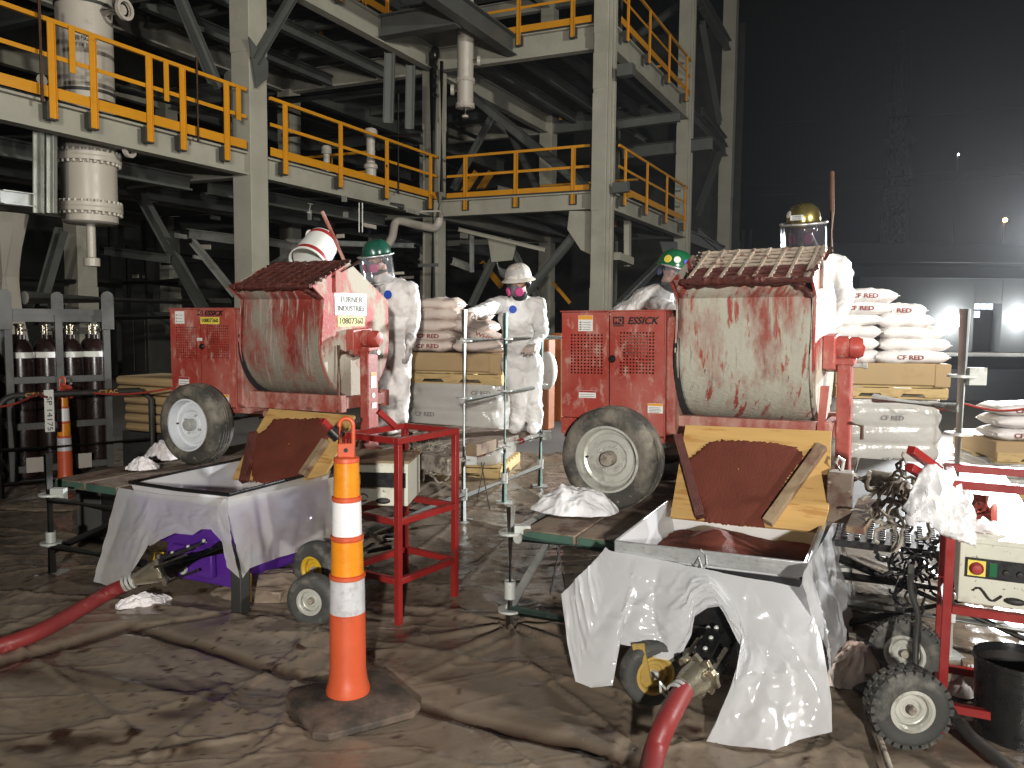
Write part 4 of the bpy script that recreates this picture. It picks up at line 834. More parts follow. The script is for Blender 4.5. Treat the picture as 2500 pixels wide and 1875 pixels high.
drape(cols2b,[ps2]*6,'plastic_drape','short white plastic drape on the far right side of the right hopper',mSheet,amp=.02,seed=9,sub=8)
pf1=(F1@Vector((.9,-.955,.10)),nf); ps1=(F1@Vector((1.285,-.5,.10)),(E*.95+Z*.15).normalized())
cols1=[((290,1190),(262,1300),(228,1420)),((303,1193),(280,1310),(255,1428)),((320,1196),(300,1310),(290,1440)),((335,1198),(325,1300),(322,1412)),((352,1201),(350,1280),(345,1372)),((364,1203),(364,1260),(368,1330)),((372,1204),(373,1270),(374,1334)),((390,1207),(392,1260),(396,1318)),((420,1210),(425,1260),(430,1302)),((455,1212),(460,1260),(466,1306)),((490,1214),(492,1260),(494,1292)),((512,1215),(516,1250),(520,1293)),((530,1216),(538,1260),(548,1325)),((540,1217),(550,1290),(560,1385)),((552,1218),(568,1310),(590,1412))]
drape(cols1,[pf1]*len(cols1),'plastic_drape','hazy plastic drape on the left side of the left hopper, open over the purple pump',mSheetDusk,amp=.014,seed=5)
cols1b=[((553,1222),(566,1310),(590,1412)),((575,1218),(590,1300),(604,1388)),((600,1212),(612,1300),(622,1381)),((650,1202),(660,1290),(668,1366)),((700,1192),(706,1280),(710,1352)),((750,1180),(756,1270),(760,1336)),((800,1168),(806,1250),(810,1322)),((835,1158),(838,1240),(840,1312))]
drape(cols1b,[ps1]*len(cols1b),'plastic_drape','smooth hazy plastic drape on the right side of the left hopper behind the striped post',mSheetDusk,amp=.012,seed=6)
def hopper(F,x0,x1,y0,y1,B):
    lab='black mortar pump whose draped hopper is full of red mortar, right' if B else 'purple mortar pump under the draped left hopper'
    T=thing('mortar_pump',lab,'mortar pump',F@Vector(((x0+x1)/2,(y0+y1)/2,-.55)))
    k=MB(F); z=.10; zb=-.22; i=.1
    k.grid([[ (x0,y0,z),(x1,y0,z),(x1,y1,z),(x0,y1,z)],[(x0+i,y0+i,zb),(x1-i,y0+i,zb),(x1-i,y1-i,zb),(x0+i,y1-i,zb)]],closed=True); k.add([(x0+i,y0+i,zb),(x1-i,y0+i,zb),(x1-i,y1-i,zb),(x0+i,y1-i,zb)],[(0,1,2,3)])
    k.build('hopper',mSheet if B else mSheetDusk,T,solid=.004)
    if B:
        k=MB(F); k.box((x0-.006,y0-.016,z-.055),(x1+.012,y0-.004,z+.006)); k.box((x1+.002,y0-.003,z-.05),(x1+.012,y1,z+.004)); k.box((x0-.012,y0-.003,z-.04),(x0-.002,y1,z+.004)); k.box((x0,y1+.001,z-.03),(x1,y1+.01,z+.004)); k.build('rim_band',mTape,T,bevel=.004)
        k=MB(F); a=(x0+.36); pts=[(a,y0-.02,z+.01),(a+.025,y0-.026,z-.01),(a+.03,y0-.03,z-.045),(a,y0-.034,z-.08),(a-.02,y0-.03,z-.055),(a-.005,y0-.028,z-.02),(a+.02,y0-.03,z-.09)]; k.tube(pts,.005,7); k.build('twine',mTape,T,smooth=50)
        rows=[]
        for a in range(30):
            r_=[]
            for b_ in range(30):
                fx_,fy_=a/29,b_/29; x=x0+.05+(x1-x0-.1)*fx_; y=y0+.05+(y1-y0-.1)*fy_
                zz=z-.14+.09*math.exp(-((fx_-.38)**2/.05+(fy_-.62)**2/.12))+.012*float(vnoise(np.array(fx_*20.),np.array(fy_*20.),8)); r_.append((x,y,zz))
            rows.append(r_)
        MB(F).grid(rows).build('mortar_heap',mMortarSmooth,T,smooth=60)
    else:
        k=MB(F); k.tube([(x0,y1,z),(x0,y0,z),((x0+x1)/2,y0,z-.006),(x1,y0,z),(x1,y1,z),(x0,y1,z)],.011,8); k.build('rim_band',mBlack,T,smooth=40)
    mb=mBlack if B else mPurple
    k=MB(F); e=.014; k.grid([[ (x0+.02-e,y0+.02-e,.03),(x1-.02+e,y0+.02-e,.03),(x1-.02+e,y1-.02,.03),(x0+.02-e,y1-.02,.03)],[(x0+i-e,y0+i-e,zb-.02),(x1-i+e,y0+i-e,zb-.02),(x1-i+e,y1-i,zb-.02),(x0+i-e,y1-i,zb-.02)]],closed=True); k.build('hopper_shell',mb,T)
    k=MB(F); k.prism([(x0+.12,y0+.15,-.24),(x0+.08,y0+.15,-.40),(x0+.12,y0+.15,-.47),(x1-.15,y0+.15,-.47),(x1-.1,y0+.15,-.36),(x1-.14,y0+.15,-.24)],(0,.6,0)); k.box((x0+.2,y0+.1,-.42),(x0+.5,y0+.14,-.25)); k.build('pump_body',mb,T,bevel=.01)
    k=MB(F)
    for a in range(1): k.lathe([(.018,0),(.032,0),(.032,.012),(.018,.012)],(x0+.3+.12*a,y0+.09,-.38+.03*a),(0,-1,0),14)
    k.build('lifting_eye',mGalv,T)
    return T
H2=hopper(F2,.34,1.10,-.93,-.07,True); H1=hopper(F1,.53,1.27,-.94,-.07,False)
# hose couplings and hoses
def coupling(T,a,b_,hose,F,lab,end=None):
    """a = outlet flange point on the pump, b = hose clamp end"""
    a=Vector(a);b_=Vector(b_); d=(b_-a).normalized(); L_=(b_-a).length; x,y,_=basis(d)
    c_=(Vector(end)-a).normalized() if end is not None else -d; k=MB(); k.tube([a+c_*.40,a+c_*.02],.062,20); k.bar(a+c_*.24+y*.060,a+c_*.03+y*.060,.07,.014,up=y); pc=k.build('pump_cylinder',mBlack,T,smooth=35); k=MB()
    for i in range(3):
        for j in range(2):
            an=R(50+j*40); q=a+c_*(.07+.09*i)+(x*math.cos(an)+y*math.sin(an))*.066; k.ell(q,.011,.011,.011,8,6)
    k.build('bolts',mGalv,pc,smooth=50)
    k=MB(); k.prism([a+(x*math.cos(t)*(.085 if i%2==0 else .075)+y*math.sin(t)*(.085 if i%2==0 else .06)) for i,t in enumerate([R(q) for q in range(0,360,20)])],d*.018); k.lathe([(.062,.018),(.060,.06),(.044,.12),(.034,L_*.72),(.034,L_)],a,d,26); cp=k.build('cast_reducer',mCast,T,smooth=35,bevel=.002)
    k=MB()
    for an in (30,150,270): q=a+(x*math.cos(R(an))+y*math.sin(R(an)))*.075; k.tube([q+c_*.16,q+d*.04],.010,8); k.lathe([(0,0),(.018,0),(.018,.02),(0,.02)],q+d*.018,d,6)
    k.build('tie_rod',mCast,T,smooth=35)
    k=MB()
    for z in (0,.022,.045): k.lathe([(.034,0),(.043,0),(.043,.014),(.034,.014)],b_-d*(.01+z),d,22)
    k.tube([b_+x*.05,b_+x*.075+y*.02,b_+x*.08-y*.02,b_+x*.055-y*.03],.006,6); k.build('hose_clamp',mGalv,T,smooth=35)
    pts=[b_-d*.05]+hose; Q=[]
    V=[Vector(p) for p in pts]
    for i in range(len(V)-1):
        p0=V[max(i-1,0)];p1=V[i];p2=V[i+1];p3=V[min(i+2,len(V)-1)]
        for j in range(8):
            t=j/8; Q.append(.5*((2*p1)+(p2-p0)*t+(2*p0-5*p1+4*p2-p3)*t*t+(3*p1-p0-3*p2+p3)*t**3))
    Q.append(V[-1]); tag(MB().tube(Q,.040,20).build('hose',mHose,smooth=50),lab,'hose')
def aty(u,v,z): return onz(u,v,z)
a2=atY(1716,1642,3.04); b2=atY(1652,1695,2.94)
coupling(H2,a2,b2,[onz(1628,1760,.17),onz(1600,1830,.09),onz(1585,1900,.06),onz(1560,2050,.05)],F2,'thick red hose running from the right pump toward the camera',end=atY(1778,1520,3.42))
a1=onz(402,1388,.22); b1=onz(305,1425,.14)
coupling(H1,a1,b1,[onz(260,1450,.07),onz(200,1485,.05),onz(120,1530,.05),onz(40,1565,.05),onz(-80,1600,.05),onz(-200,1640,.05)],F1,'thick red hose curving over the floor to the left edge from the left pump')
def small_wheel(u,v,uc,vc,zc,R_,T,mt,mr,yaw=0,tread='knob',rim=.45,W=.085,name='wheel',side=-1):
    c=onz(u,v,zc); F=frame(c,yaw=-AY+R(yaw)); return wheel(T,F,(0,0,0),side,R_=R_,W=W,rim=R_*rim,mt=mt,mr=mr,tread=tread,hub=.018)
small_wheel(1592,1640,0,0,.17,.135,H2,mTyreSm,mBrass,yaw=38,tread='smooth',rim=.5,W=.08)
MB().bar(onz(1558,1572,.3),onz(1588,1650,.145)-D*.07,.05,.012,up=D).build('wheel_fork',mBrass,H2)
small_wheel(2212,1591,0,0,.17,.14,H2,mTyreSm,mRimM,yaw=-8,rim=.5)
small_wheel(2216,1724,0,0,.145,.145,H2,mTyreSm,mRimM,yaw=22,rim=.47,W=.10)
small_wheel(775,1388,0,0,.16,.16,H1,mTyreSm,mYellowP,yaw=-5,tread='smooth',rim=.42,W=.1)
small_wheel(765,1463,0,0,.135,.135,H1,mTyreSm,mRimM,yaw=12,tread='smooth',rim=.42,W=.1)
p=onz(588,1503,0); k=MB(frame(p)); k.box((-.035,-.035,0),(.035,.035,.34)); k.build('leg',mDarkSteel,H1,bevel=.004)
k=MB(); k.tube([onz(566,1460,.05)+Z*.02,onz(566,1400,.2)],.005,6); k.tube([onz(612,1470,.03),onz(612,1400,.2)],.005,6); k.build('yellow_pin',mYellowP,H1)
for (u0,v0,u1,v1) in ((373,1385,378,1350),(378,1350,398,1350)): MB().tube([onz(u0,v0,.15),onz(u1,v1,.2)],.006,6).build('yellow_rod',mYellowP,H1)
# ================================================================ people
def capsule(k,p,q,r1,r2,n=14):
    p=Vector(p);q=Vector(q);d=(q-p); L_=d.length
    if L_<1e-5: d=Z;L_=1e-4
    prof=[(0,-r1)]+[(r1*math.cos(a),r1*math.sin(a)) for a in (-1.1,-.6,0)]+[(r2*math.cos(a),L_+r2*math.sin(a)) for a in (0,.6,1.1)]+[(0,L_+r2)]
    k.lathe(prof,p,d,n)
def remesh(o,vox,smooth=4,disp=0,seed=0,dscale=.12):
    m=o.modifiers.new('r','REMESH');m.mode='VOXEL';m.voxel_size=vox;m.use_smooth_shade=True
    m=o.modifiers.new('sm','SMOOTH');m.factor=.5;m.iterations=smooth
    if disp:
        for sc_,am in ((dscale,disp),(dscale*.4,disp*.45)):
            t=bpy.data.textures.new('folds','STUCCI' if False else 'CLOUDS'); t.noise_scale=sc_; t.noise_depth=2; t.noise_type='SOFT_NOISE'
            m=o.modifiers.new('d','DISPLACE'); m.texture=t; m.strength=am; m.mid_level=.5; m.texture_coords='GLOBAL'
def hand(k,w,d,n,side=1,curl=.5,s=1.0):
    """w wrist, d finger direction, n palm normal (towards the palm side)"""
    w=Vector(w);d=Vector(d).normalized();n=Vector(n); n=(n-d*n.dot(d)).normalized(); x=d.cross(n)*side
    capsule(k,w+x*.022,w+d*.085*s+x*.030,.020,.017); capsule(k,w-x*.022,w+d*.085*s-x*.030,.020,.016); capsule(k,w,w+d*.09*s,.021,.018)
    for i,(o_,L_) in enumerate(((.034,.068),(.012,.078),(-.011,.073),(-.033,.058))):
        c0=curl*(1+.12*i); p=w+d*.088*s+x*o_; a=d
        for j,f in enumerate((.42,.33,.25)):
            ang=c0*(.55+.5*j)*1.0; a=(d*math.cos(ang*(j+1)*.8)+n*math.sin(ang*(j+1)*.8)); q=p+a*(L_*f*s)+x*(o_*.06); capsule(k,p,q,.0105-.001*j,.0098-.001*j,8); p=q
    t=w+d*.03*s+x*.035; a=(x*.8+d*.7+n*.35*curl).normalized(); q=t+a*.04*s; capsule(k,t,q,.014,.012,8); capsule(k,q,q+(a*.5+d*.7+n*curl*.6).normalized()*.032*s,.012,.0095,8)
def person(label,foot,face_dir,J,headF,hat,hair=None,boots=False,glove=True,lean=None,suit=mTyvek,cap=None,hands=()):
    """J: dict of world joints"""
    T=thing('person',label,'person',foot)
    # body: head, neck and hands as one surface
    k=MB(headF); k.ell((0,-.005,.035),.076,.096,.098,24,16); k.ell((0,.02,-.035),.058,.072,.078,20,12); k.ell((0,.088,-.012),.014,.022,.024,10,8); k.ell((0,.055,-.09),.03,.03,.028,12,8)
    k.ell((.078,-.005,-.01),.012,.022,.032,8,8); k.ell((-.078,-.005,-.01),.012,.022,.032,8,8); k.ell((0,.072,.03),.055,.022,.014,12,8); k.ell((0,.082,-.055),.026,.016,.010,10,6)
    k.F=None; hc=headF@Vector((0,-.02,-.06)); capsule(k,J['neck'],hc,.062,.056); capsule(k,J['chest'],J['neck'],.10,.06); capsule(k,J['pelvis'],J['chest'],.12,.13)
    for sd in 'lr':
        capsule(k,J['chest'],J['sh'+sd],.06,.055);capsule(k,J['sh'+sd],J['el'+sd],.048,.038);capsule(k,J['el'+sd],J['wr'+sd],.036,.026)
        capsule(k,J['pelvis'],J['kn'+sd],.06,.04);capsule(k,J['kn'+sd],J['an'+sd],.038,.03)
    for (w_,d_,n_,s_,c_) in hands: hand(k,w_,d_,n_,s_,c_)
    b=k.build('body',mGlove if False else mSkin,T); remesh(b,.0085,2)
    # coverall
    k=MB(); P_=J['pelvis'];C_=J['chest'];N_=J['neck']; ax=(J['shr']-J['shl']).normalized(); up=(C_-P_).normalized(); fw=up.cross(ax).normalized(); R3=Matrix((ax,fw,up)).transposed()
    k.ell(C_.lerp(P_,.05),.195,.145,.23,22,14,R3); k.ell(C_.lerp(P_,.55),.185,.150,.24,22,14,R3); k.ell(P_,.185,.150,.16,22,14,R3); capsule(k,C_+up*.08,N_-up*.0,.13,.072)
    for sd in 'lr':
        capsule(k,C_.lerp(N_,.5),J['sh'+sd],.075,.072); capsule(k,J['sh'+sd],J['el'+sd],.074,.060); capsule(k,J['el'+sd],J['wr'+sd],.060,.040)
        capsule(k,J['wr'+sd].lerp(J['el'+sd],.06),J['wr'+sd],.046,.044)
        h=P_.lerp(J['sh'+sd],.0)+ax*(.095 if sd=='r' else -.095)-up*.03; capsule(k,h,J['kn'+sd],.108,.080); capsule(k,J['kn'+sd],J['an'+sd],.086,.074); capsule(k,Vector((J['an'+sd].x,J['an'+sd].y,foot[2]+.06)),Vector((J['an'+sd].x,J['an'+sd].y,foot[2]+.055))+Vector(face_dir).normalized()*.15,.062,.05)
    s=k.build('coverall',suit,T); remesh(s,.014,2,.034,dscale=.085)
    # zip flap and badge
    bp=C_+fw*.0
    if boots:
        for sd in 'lr':
            a=J['an'+sd]; f=Vector(face_dir).normalized(); k=MB(); capsule(k,Vector((a.x,a.y,foot[2]+.045)),Vector((a.x,a.y,foot[2]+.045))+f*.16,.045,.042); k.build('boot',mBlack,T,smooth=60)
    k=MB(headF); k.ell((0,-.01,-.115),.068,.075,.05,16,10); k.build('neck_gaiter',mBlackMat,T,smooth=60)
    return T,fw,up,ax
def badge(T,p,n,up,r=.032):
    n=Vector(n).normalized(); k=MB(); k.lathe([(0,-.01),(r,-.01),(r,.003),(0,.004)],p,n,20); k.build('round_badge',mBlue,T)
def hardhat(T,F,m,brim='cap',stickers=()):
    k=MB(F); prof=[]; rows=[]
    for i in range(13):
        t=i/12*math.pi/2; r_=[]
        for j in range(40):
            a=2*math.pi*j/40; rr=math.cos(t)**.75; rib=.004*(1 if abs(math.cos(a))<.16 else 0)*math.cos(t)
            r_.append((math.cos(a)*.112*rr,math.sin(a)*.137*rr-.004,.045+(.125+rib)*math.sin(t)))
        rows.append(r_)
    k.grid(rows,closed=True); hat=k.build('hard_hat',m,T,smooth=60)
    k=MB(F); rows=[]
    for s_,dz in ((1.0,.047),(1.06,.042),(1.28 if brim=='full' else 1.07,.026 if brim=='full' else .034),(1.29 if brim=='full' else 1.075,.022 if brim=='full' else .030),(1.0,.036)):
        r_=[]
        for j in range(40):
            a=2*math.pi*j/40; f=1
            if brim=='cap' and s_>1.03: f=1+.22*max(0,math.sin(a))**3*(s_-1)/.07
            r_.append((math.cos(a)*.112*s_,(math.sin(a)*.137*s_)*f-.004,dz-(.006 if brim=='full' and s_>1.2 else 0)))
        rows.append(r_)
    k.grid(rows,closed=True); k.build('brim',m,hat,smooth=60)
    for (az,el,r_,mm) in stickers:
        a,e=R(az),R(el); p=Vector((math.cos(a)*.114*math.cos(e)**.75,math.sin(a)*.139*math.cos(e)**.75-.004,.045+.126*math.sin(e))); n=Vector((math.cos(a)*math.cos(e),math.sin(a)*math.cos(e),math.sin(e)*.9)).normalized()
        k=MB(F); k.lathe([(0,-.006),(r_,-.006),(r_,.002),(0,.003)],p,n,20); k.build('sticker',mm,hat)
    return hat
def visor(T,F,up=False,m=None):
    k=MB(F); rows=[]
    for i in range(7):
        r_=[]
        for j in range(27):
            a=R(-18+216*j/26); z=.03-.235*i/6
            r_.append((math.cos(a)*.150,math.sin(a)*.165+.005,z))
        rows.append(r_)
    if up: rows=rows[:4]
    if up: rows=[[ (x,.10+(.03-z)*.25+ (y-.1)*.3,.17+(.03-z)*.75+0*y) if False else (x*.8,.115+(z-.03)*-.35,.10-(z-.03)*.8-(y)*.35) for x,y,z in r_] for r_ in rows]
    k.grid(rows); v=k.build('face_shield',m or mVisor,T,smooth=60,solid=.0015)
    if not up:
        k=MB(F); k.tube([(math.cos(R(a))*.152,math.sin(R(a))*.167+.005,.032) for a in range(-30,211,8)],.0075,8); k.build('shield_bracket',mAlu,T,smooth=60)
        k=MB(F); k.tube([(rows[-1][j][0],rows[-1][j][1],rows[-1][j][2]) for j in range(27)],.0022,6); k.build('shield_edge',mAlu,v,smooth=60)
    return v
def respirator(T,F):
    k=MB(F); k.ell((0,.082,-.055),.048,.045,.052,18,12); k.tube([(-.078,0,.0),(-.06,.06,-.035),(0,.09,-.04),(.06,.06,-.035),(.078,0,0)],.007,6); r=k.build('respirator',mRespir,T,smooth=60)
    for sx in (-1,1):
        k=MB(F); k.lathe([(0,0),(.038,0),(.040,.006),(.040,.016),(.034,.022),(0,.024)],(sx*.045,.10,-.065),(sx*.75,.62,-.15),26); k.build('filter_disc',mPink,r,smooth=40)
    k=MB(F); k.tube([(-.075,.03,.02),(-.035,.088,.02),(0,.094,.018),(.035,.088,.02),(.075,.03,.02)],.010,8); k.build('safety_glasses',mVisor,T,smooth=60)
    return r
def earmuff(T,F):
    for sx in (-1,1): k=MB(F); k.ell((sx*.092,-.005,-.005),.024,.034,.045,16,10); k.build('earmuff',mBlack,T,smooth=60)
def hF(pos,face,pitch=0,roll=0):
    f=Vector(face).normalized(); yaw=math.atan2(f.x,f.y)
    return Matrix.Translation(pos)@Matrix.Rotation(-yaw,4,'Z')@Matrix.Rotation(R(pitch),4,'X')@Matrix.Rotation(R(roll),4,'Y')
V=Vector
DZ=.55
# worker behind the left mixer ------------------------------------------------
h=atY(921,632,7.2); f=V((-.55,-.83,0)).normalized(); rt=f.cross(Z)
hd=hF(h,V((-.62,-.78,0)),-12)
pel=atY(958,860,7.3); ch=atY(965,735,7.25); nk=atY(932,680,7.22)
J=dict(pelvis=pel,chest=ch,neck=nk,shl=ch-rt*.17+Z*.10,shr=ch+rt*.16+Z*.10)
J['ell']=atY(1012,775,7.2); J['wrl']=atY(1000,838,7.08); J['elr']=atY(915,790,7.1); J['wrr']=atY(880,830,7.0)
J['knl']=atY(978,960,7.2); J['anl']=atY(975,1072,7.3); J['knr']=atY(942,960,7.15); J['anr']=atY(940,1074,7.25)
J['anl'].z=J['anr'].z=DZ+.10
T,fw,up,ax=person('worker in a white coverall and dark green hard hat standing behind the left mixer',V((pel.x,pel.y,DZ)),f,J,hd,None,hands=())
hardhat(T,hd,mHatDark); visor(T,hd); respirator(T,hd); earmuff(T,hd)
k=MB(); hand(k,J['wrl'],(-.12,-.1,-1),(-.9,.2,.1),1,.25,1.15); capsule(k,J['wrl']+Z*.05,J['wrl']-Z*.02,.042,.036); g=k.build('glove',mGlove,T); remesh(g,.005,2)
badge(T,atY(946,719,7.06),(-.4,-1,.1),Z,.036)
# worker with the white full brim hat ----------------------------------------
h=atY(1266,690,7.25); hd=hF(h+Z*.0,V((-.45,-.89,0)),-10)
pel=atY(1275,880,7.6); ch=atY(1268,775,7.42); nk=atY(1268,722,7.33)
J=dict(pelvis=pel,chest=ch,neck=nk,shr=atY(1222,742,7.32),shl=atY(1314,742,7.4))
J['elr']=atY(1182,757,6.95); J['wrr']=atY(1148,766,6.52); J['ell']=atY(1322,815,7.25); J['wrl']=atY(1300,842,7.08)
J['knl']=atY(1302,975,7.52); J['anl']=atY(1306,1066,7.6); J['knr']=atY(1268,975,7.52); J['anr']=atY(1262,1062,7.6); J['anl'].z=J['anr'].z=DZ+.07
T,fw,up,ax=person('worker in a dusty white full brim hard hat, one arm stretched to the scaffold post',V((pel.x,pel.y,DZ-.02)),(-.2,-1,0),J,hd,None,suit=mTyvekClean)
hardhat(T,hd,mHatWhite,'full'); respirator(T,hd); earmuff(T,hd); visor(T,hd,up=True)
k=MB(hd); k.ell((0,-.008,.045),.088,.104,.05,20,10); k.build('bandana',mBlackMat,T,smooth=60)
k=MB(); hand(k,J['wrr'],(-.25,-.9,-.12),(0,.1,-1),1,.9,1.05); g=k.build('glove',mBagPink,T); remesh(g,.005,2)
k=MB(); hand(k,J['wrl'],(-.2,-.75,-.25),(0,-.2,-1),-1,.9,1.05); g=k.build('glove',mBagPink,T); remesh(g,.005,2)
badge(T,atY(1252,755,7.235),(-.2,-1,.15),Z,.034)
# worker bending behind the right mixer ---------------------------------------
h=atY(1646,664,6.3); hd=hF(h,V((.93,-.36,0)),-14)
pel=V((.72,6.5,1.45)); ch=atY(1585,745,6.4); nk=atY(1622,715,6.35)
J=dict(pelvis=pel,chest=ch,neck=nk,shr=atY(1600,745,6.22),shl=atY(1600,735,6.58))
J['elr']=atY(1650,765,6.12); J['wrr']=atY(1690,750,6.15); J['ell']=atY(1660,770,6.6); J['wrl']=atY(1700,765,6.5)
for sd,y in (('l',6.6),('r',6.4)): J['kn'+sd]=V((.75,y,1.02)); J['an'+sd]=V((.68,y,DZ+.1))
T,fw,up,ax=person('worker in a bright green stickered hard hat bending behind the right mixer',V((.72,6.5,DZ)),(1,-.2,0),J,hd,None,suit=mTyvekClean)
hardhat(T,hd,mHatGreen,'cap',stickers=((95,25,.0001,mWhite),(10,22,.026,mWhite),(-22,18,.030,mLabelY),(-28+70,20,.022,mBlue))); respirator(T,hd)
k=MB(hd); k.ell((0,-.01,.03),.090,.106,.055,20,10); k.ell((0,-.115,-.02),.02,.02,.03,10,8); k.build('bandana',mNavy,T,smooth=60)
k=MB(); hand(k,J['wrr'],(1,-.1,-.1),(0,-.3,-1),1,.6,1.1); g=k.build('glove',mGlove,T); remesh(g,.005,2)
visor(T,hd)
# worker with the gold hat ------------------------------------------------------
h=atY(1962,556,5.75); hd=hF(h,V((-.55,-.83,0)),-10)
pel=V((2.12,5.95,DZ+.98)); ch=atY(2010,690,5.85); nk=atY(1978,612,5.8)
J=dict(pelvis=pel,chest=ch,neck=nk,shr=atY(1955,660,5.75),shl=atY(2046,655,5.78))
J['ell']=atY(2065,725,5.65); J['wrl']=atY(2040,790,5.45); J['elr']=atY(1930,720,5.6); J['wrr']=atY(1920,740,5.4)
for sd,x in (('l',2.22),('r',2.03)): J['kn'+sd]=V((x,5.9,DZ+.5)); J['an'+sd]=V((x,5.95,DZ+.1))
T,fw,up,ax=person('worker in a shiny gold full brim hard hat standing behind the right mixer drum',V((2.12,5.95,DZ)),(-.5,-.86,0),J,hd,None,suit=mTyvekClean)
ht=hardhat(T,hd,mHatGold,'full',stickers=((42,26,.024,mWhite),)); visor(T,hd,m=mVisorDark); respirator(T,hd)
k=MB(hd); k.ell((0,-.012,.03),.085,.102,.07,20,10); k.build('bandana',mBlackMat,T,smooth=60)
Fq=hd@facing(V((.012,.1315,.078)),V((-1,0.05,0)),V((0,-.28,.96)))
k=MB(Fq); k.box((-.042,-.017,-.002),(.042,.017,.003)); k.build('name_sticker',mWhite,ht)
text('TURNER',.02,Fq@Matrix.Translation((.0,.006,.0035)),'lettering',mInk,ht,width=.06); text('INDUSTRIES',.012,Fq@Matrix.Translation((.0,-.009,.0035)),'lettering',mInk,ht,width=.06)
# ================================================================ scaffold decks
def tube_thing(pts,r,m,T,name): return MB().tube(pts,r,12).build(name,m,T,smooth=50)
def scaffold(F,label,boards,posts,ledgers,loc):
    T=thing('scaffold_deck',label,'scaffold',loc)
    for (x0,x1,y0,y1,n,m) in boards:
        for i in range(n):
            a=x0+(x1-x0)*i/n; b=x0+(x1-x0)*(i+1)/n-.006; k=MB(F); k.box((a,y0,-.055),(b,y1,-.003)); bd=k.build('deck_board',m,T,bevel=.008)
            k=MB(F); k.box((a+.01,y0-.004,-.052),(b-.01,y0-.0005,-.008)); k.build('edge_strip',mDeckGreen,bd)
    for (p,z1,m,rz) in posts:
        po=MB().tube([(p[0],p[1],0),(p[0],p[1],z1)],.0242,14).build('post',m,T,smooth=50)
        for z in rz: k=MB(); k.lathe([(.024,-.006),(.062,-.006),(.062,.006),(.024,.006)],(p[0],p[1],z),(0,0,1),20,True); k.build('rosette',mGalv,po,smooth=40)
        k=MB(); k.lathe([(.024,0),(.030,0),(.030,.09),(.024,.09)],(p[0],p[1],.18),(0,0,1),14,True); k.build('collar',mGalv,po,smooth=40); k=MB()
        for z in rz[:1]: k.box((p[0]+.02,p[1]-.03,z-.04),(p[0]+.10,p[1]+.02,z+.04))
        if k.v: k.build('wedge_clamp',mGalv,po)
        k=MB(); k.box((p[0]-.07,p[1]-.07,.006),(p[0]+.07,p[1]+.07,.016)); k.build('base_plate',mGalv,po)
    for (a,b,m) in ledgers: MB().tube([a,b],.0242,12).build('ledger',m,T,smooth=50)
    return T
w2=lambda F,x,y,z: F@Vector((x,y,z))
N1=frame(P1); N2=frame(P2)
pf=V((0,4.06)); pA=V((-.37,6.3)); pB=V((-.058,6.96)); pC=V((.275,7.66)); pD=V((2.09,3.8))
def Lp(p,q,z,e=.0): a=V((p[0],p[1],z)); b=V((q[0],q[1],z)); d=(b-a).normalized(); return (a-d*e,b+d*e)
lpost=onz(128,1403,0); g=lambda F,x,y: (lambda q:(q.x,q.y))(F@Vector((x,y,0)))
q1=[g(N1,1.38,-.0),g(N1,-.40,2.7),g(N1,.5,1.2),g(N1,1.38,2.7)]
scaffold(N1,'low scaffold deck under the left mixer with bare galvanised rail posts at its right end',
 [(-.42,.44,-.72,2.8,3,mDeck),(.45,1.36,.02,2.8,3,mDeck)],
 [((lpost.x,lpost.y),.75,mDarkSteel,[.5,.2]),((pA.x,pA.y),1.66,mGalv,[.5,.98,1.42]),((pB.x,pB.y),1.64,mGalvGreen,[.5,.98,1.42]),((pC.x,pC.y),1.62,mGalvGreen,[.5,.98,1.42]),(q1[0],.6,mGalv,[.5,.2]),(q1[1],.6,mDarkSteel,[.5]),(q1[2],.52,mGalv,[.2])],
 [(*Lp(pA,pC,1.42,.03),mGalv),(*Lp(pA,pC,.96,.03),mGalv),(*Lp(pA,pC,.5,.03),mGalv),(V((pC.x,pC.y,1.42)),V((pC.x,pC.y,1.42))+E*.9,mGalv),(V((lpost.x,lpost.y,.47)),V((lpost.x,lpost.y,.47))+E*.62,mDarkSteel),(V((*q1[0],.22)),V((pA.x,pA.y,.22)),mGalv),(V((pA.x,pA.y,.2)),V((pC.x,pC.y,.2)),mGalv),(V((*q1[0],.22)),V((*q1[2],.22)),mDarkSteel),(V((lpost.x,lpost.y,.18)),V((lpost.x,lpost.y,.18))+E*.8,mDarkSteel),(V((lpost.x,lpost.y,.15)),V((lpost.x,lpost.y,.45))+D*1.8,mDarkSteel)],N1@Vector((.5,1,-.55)))
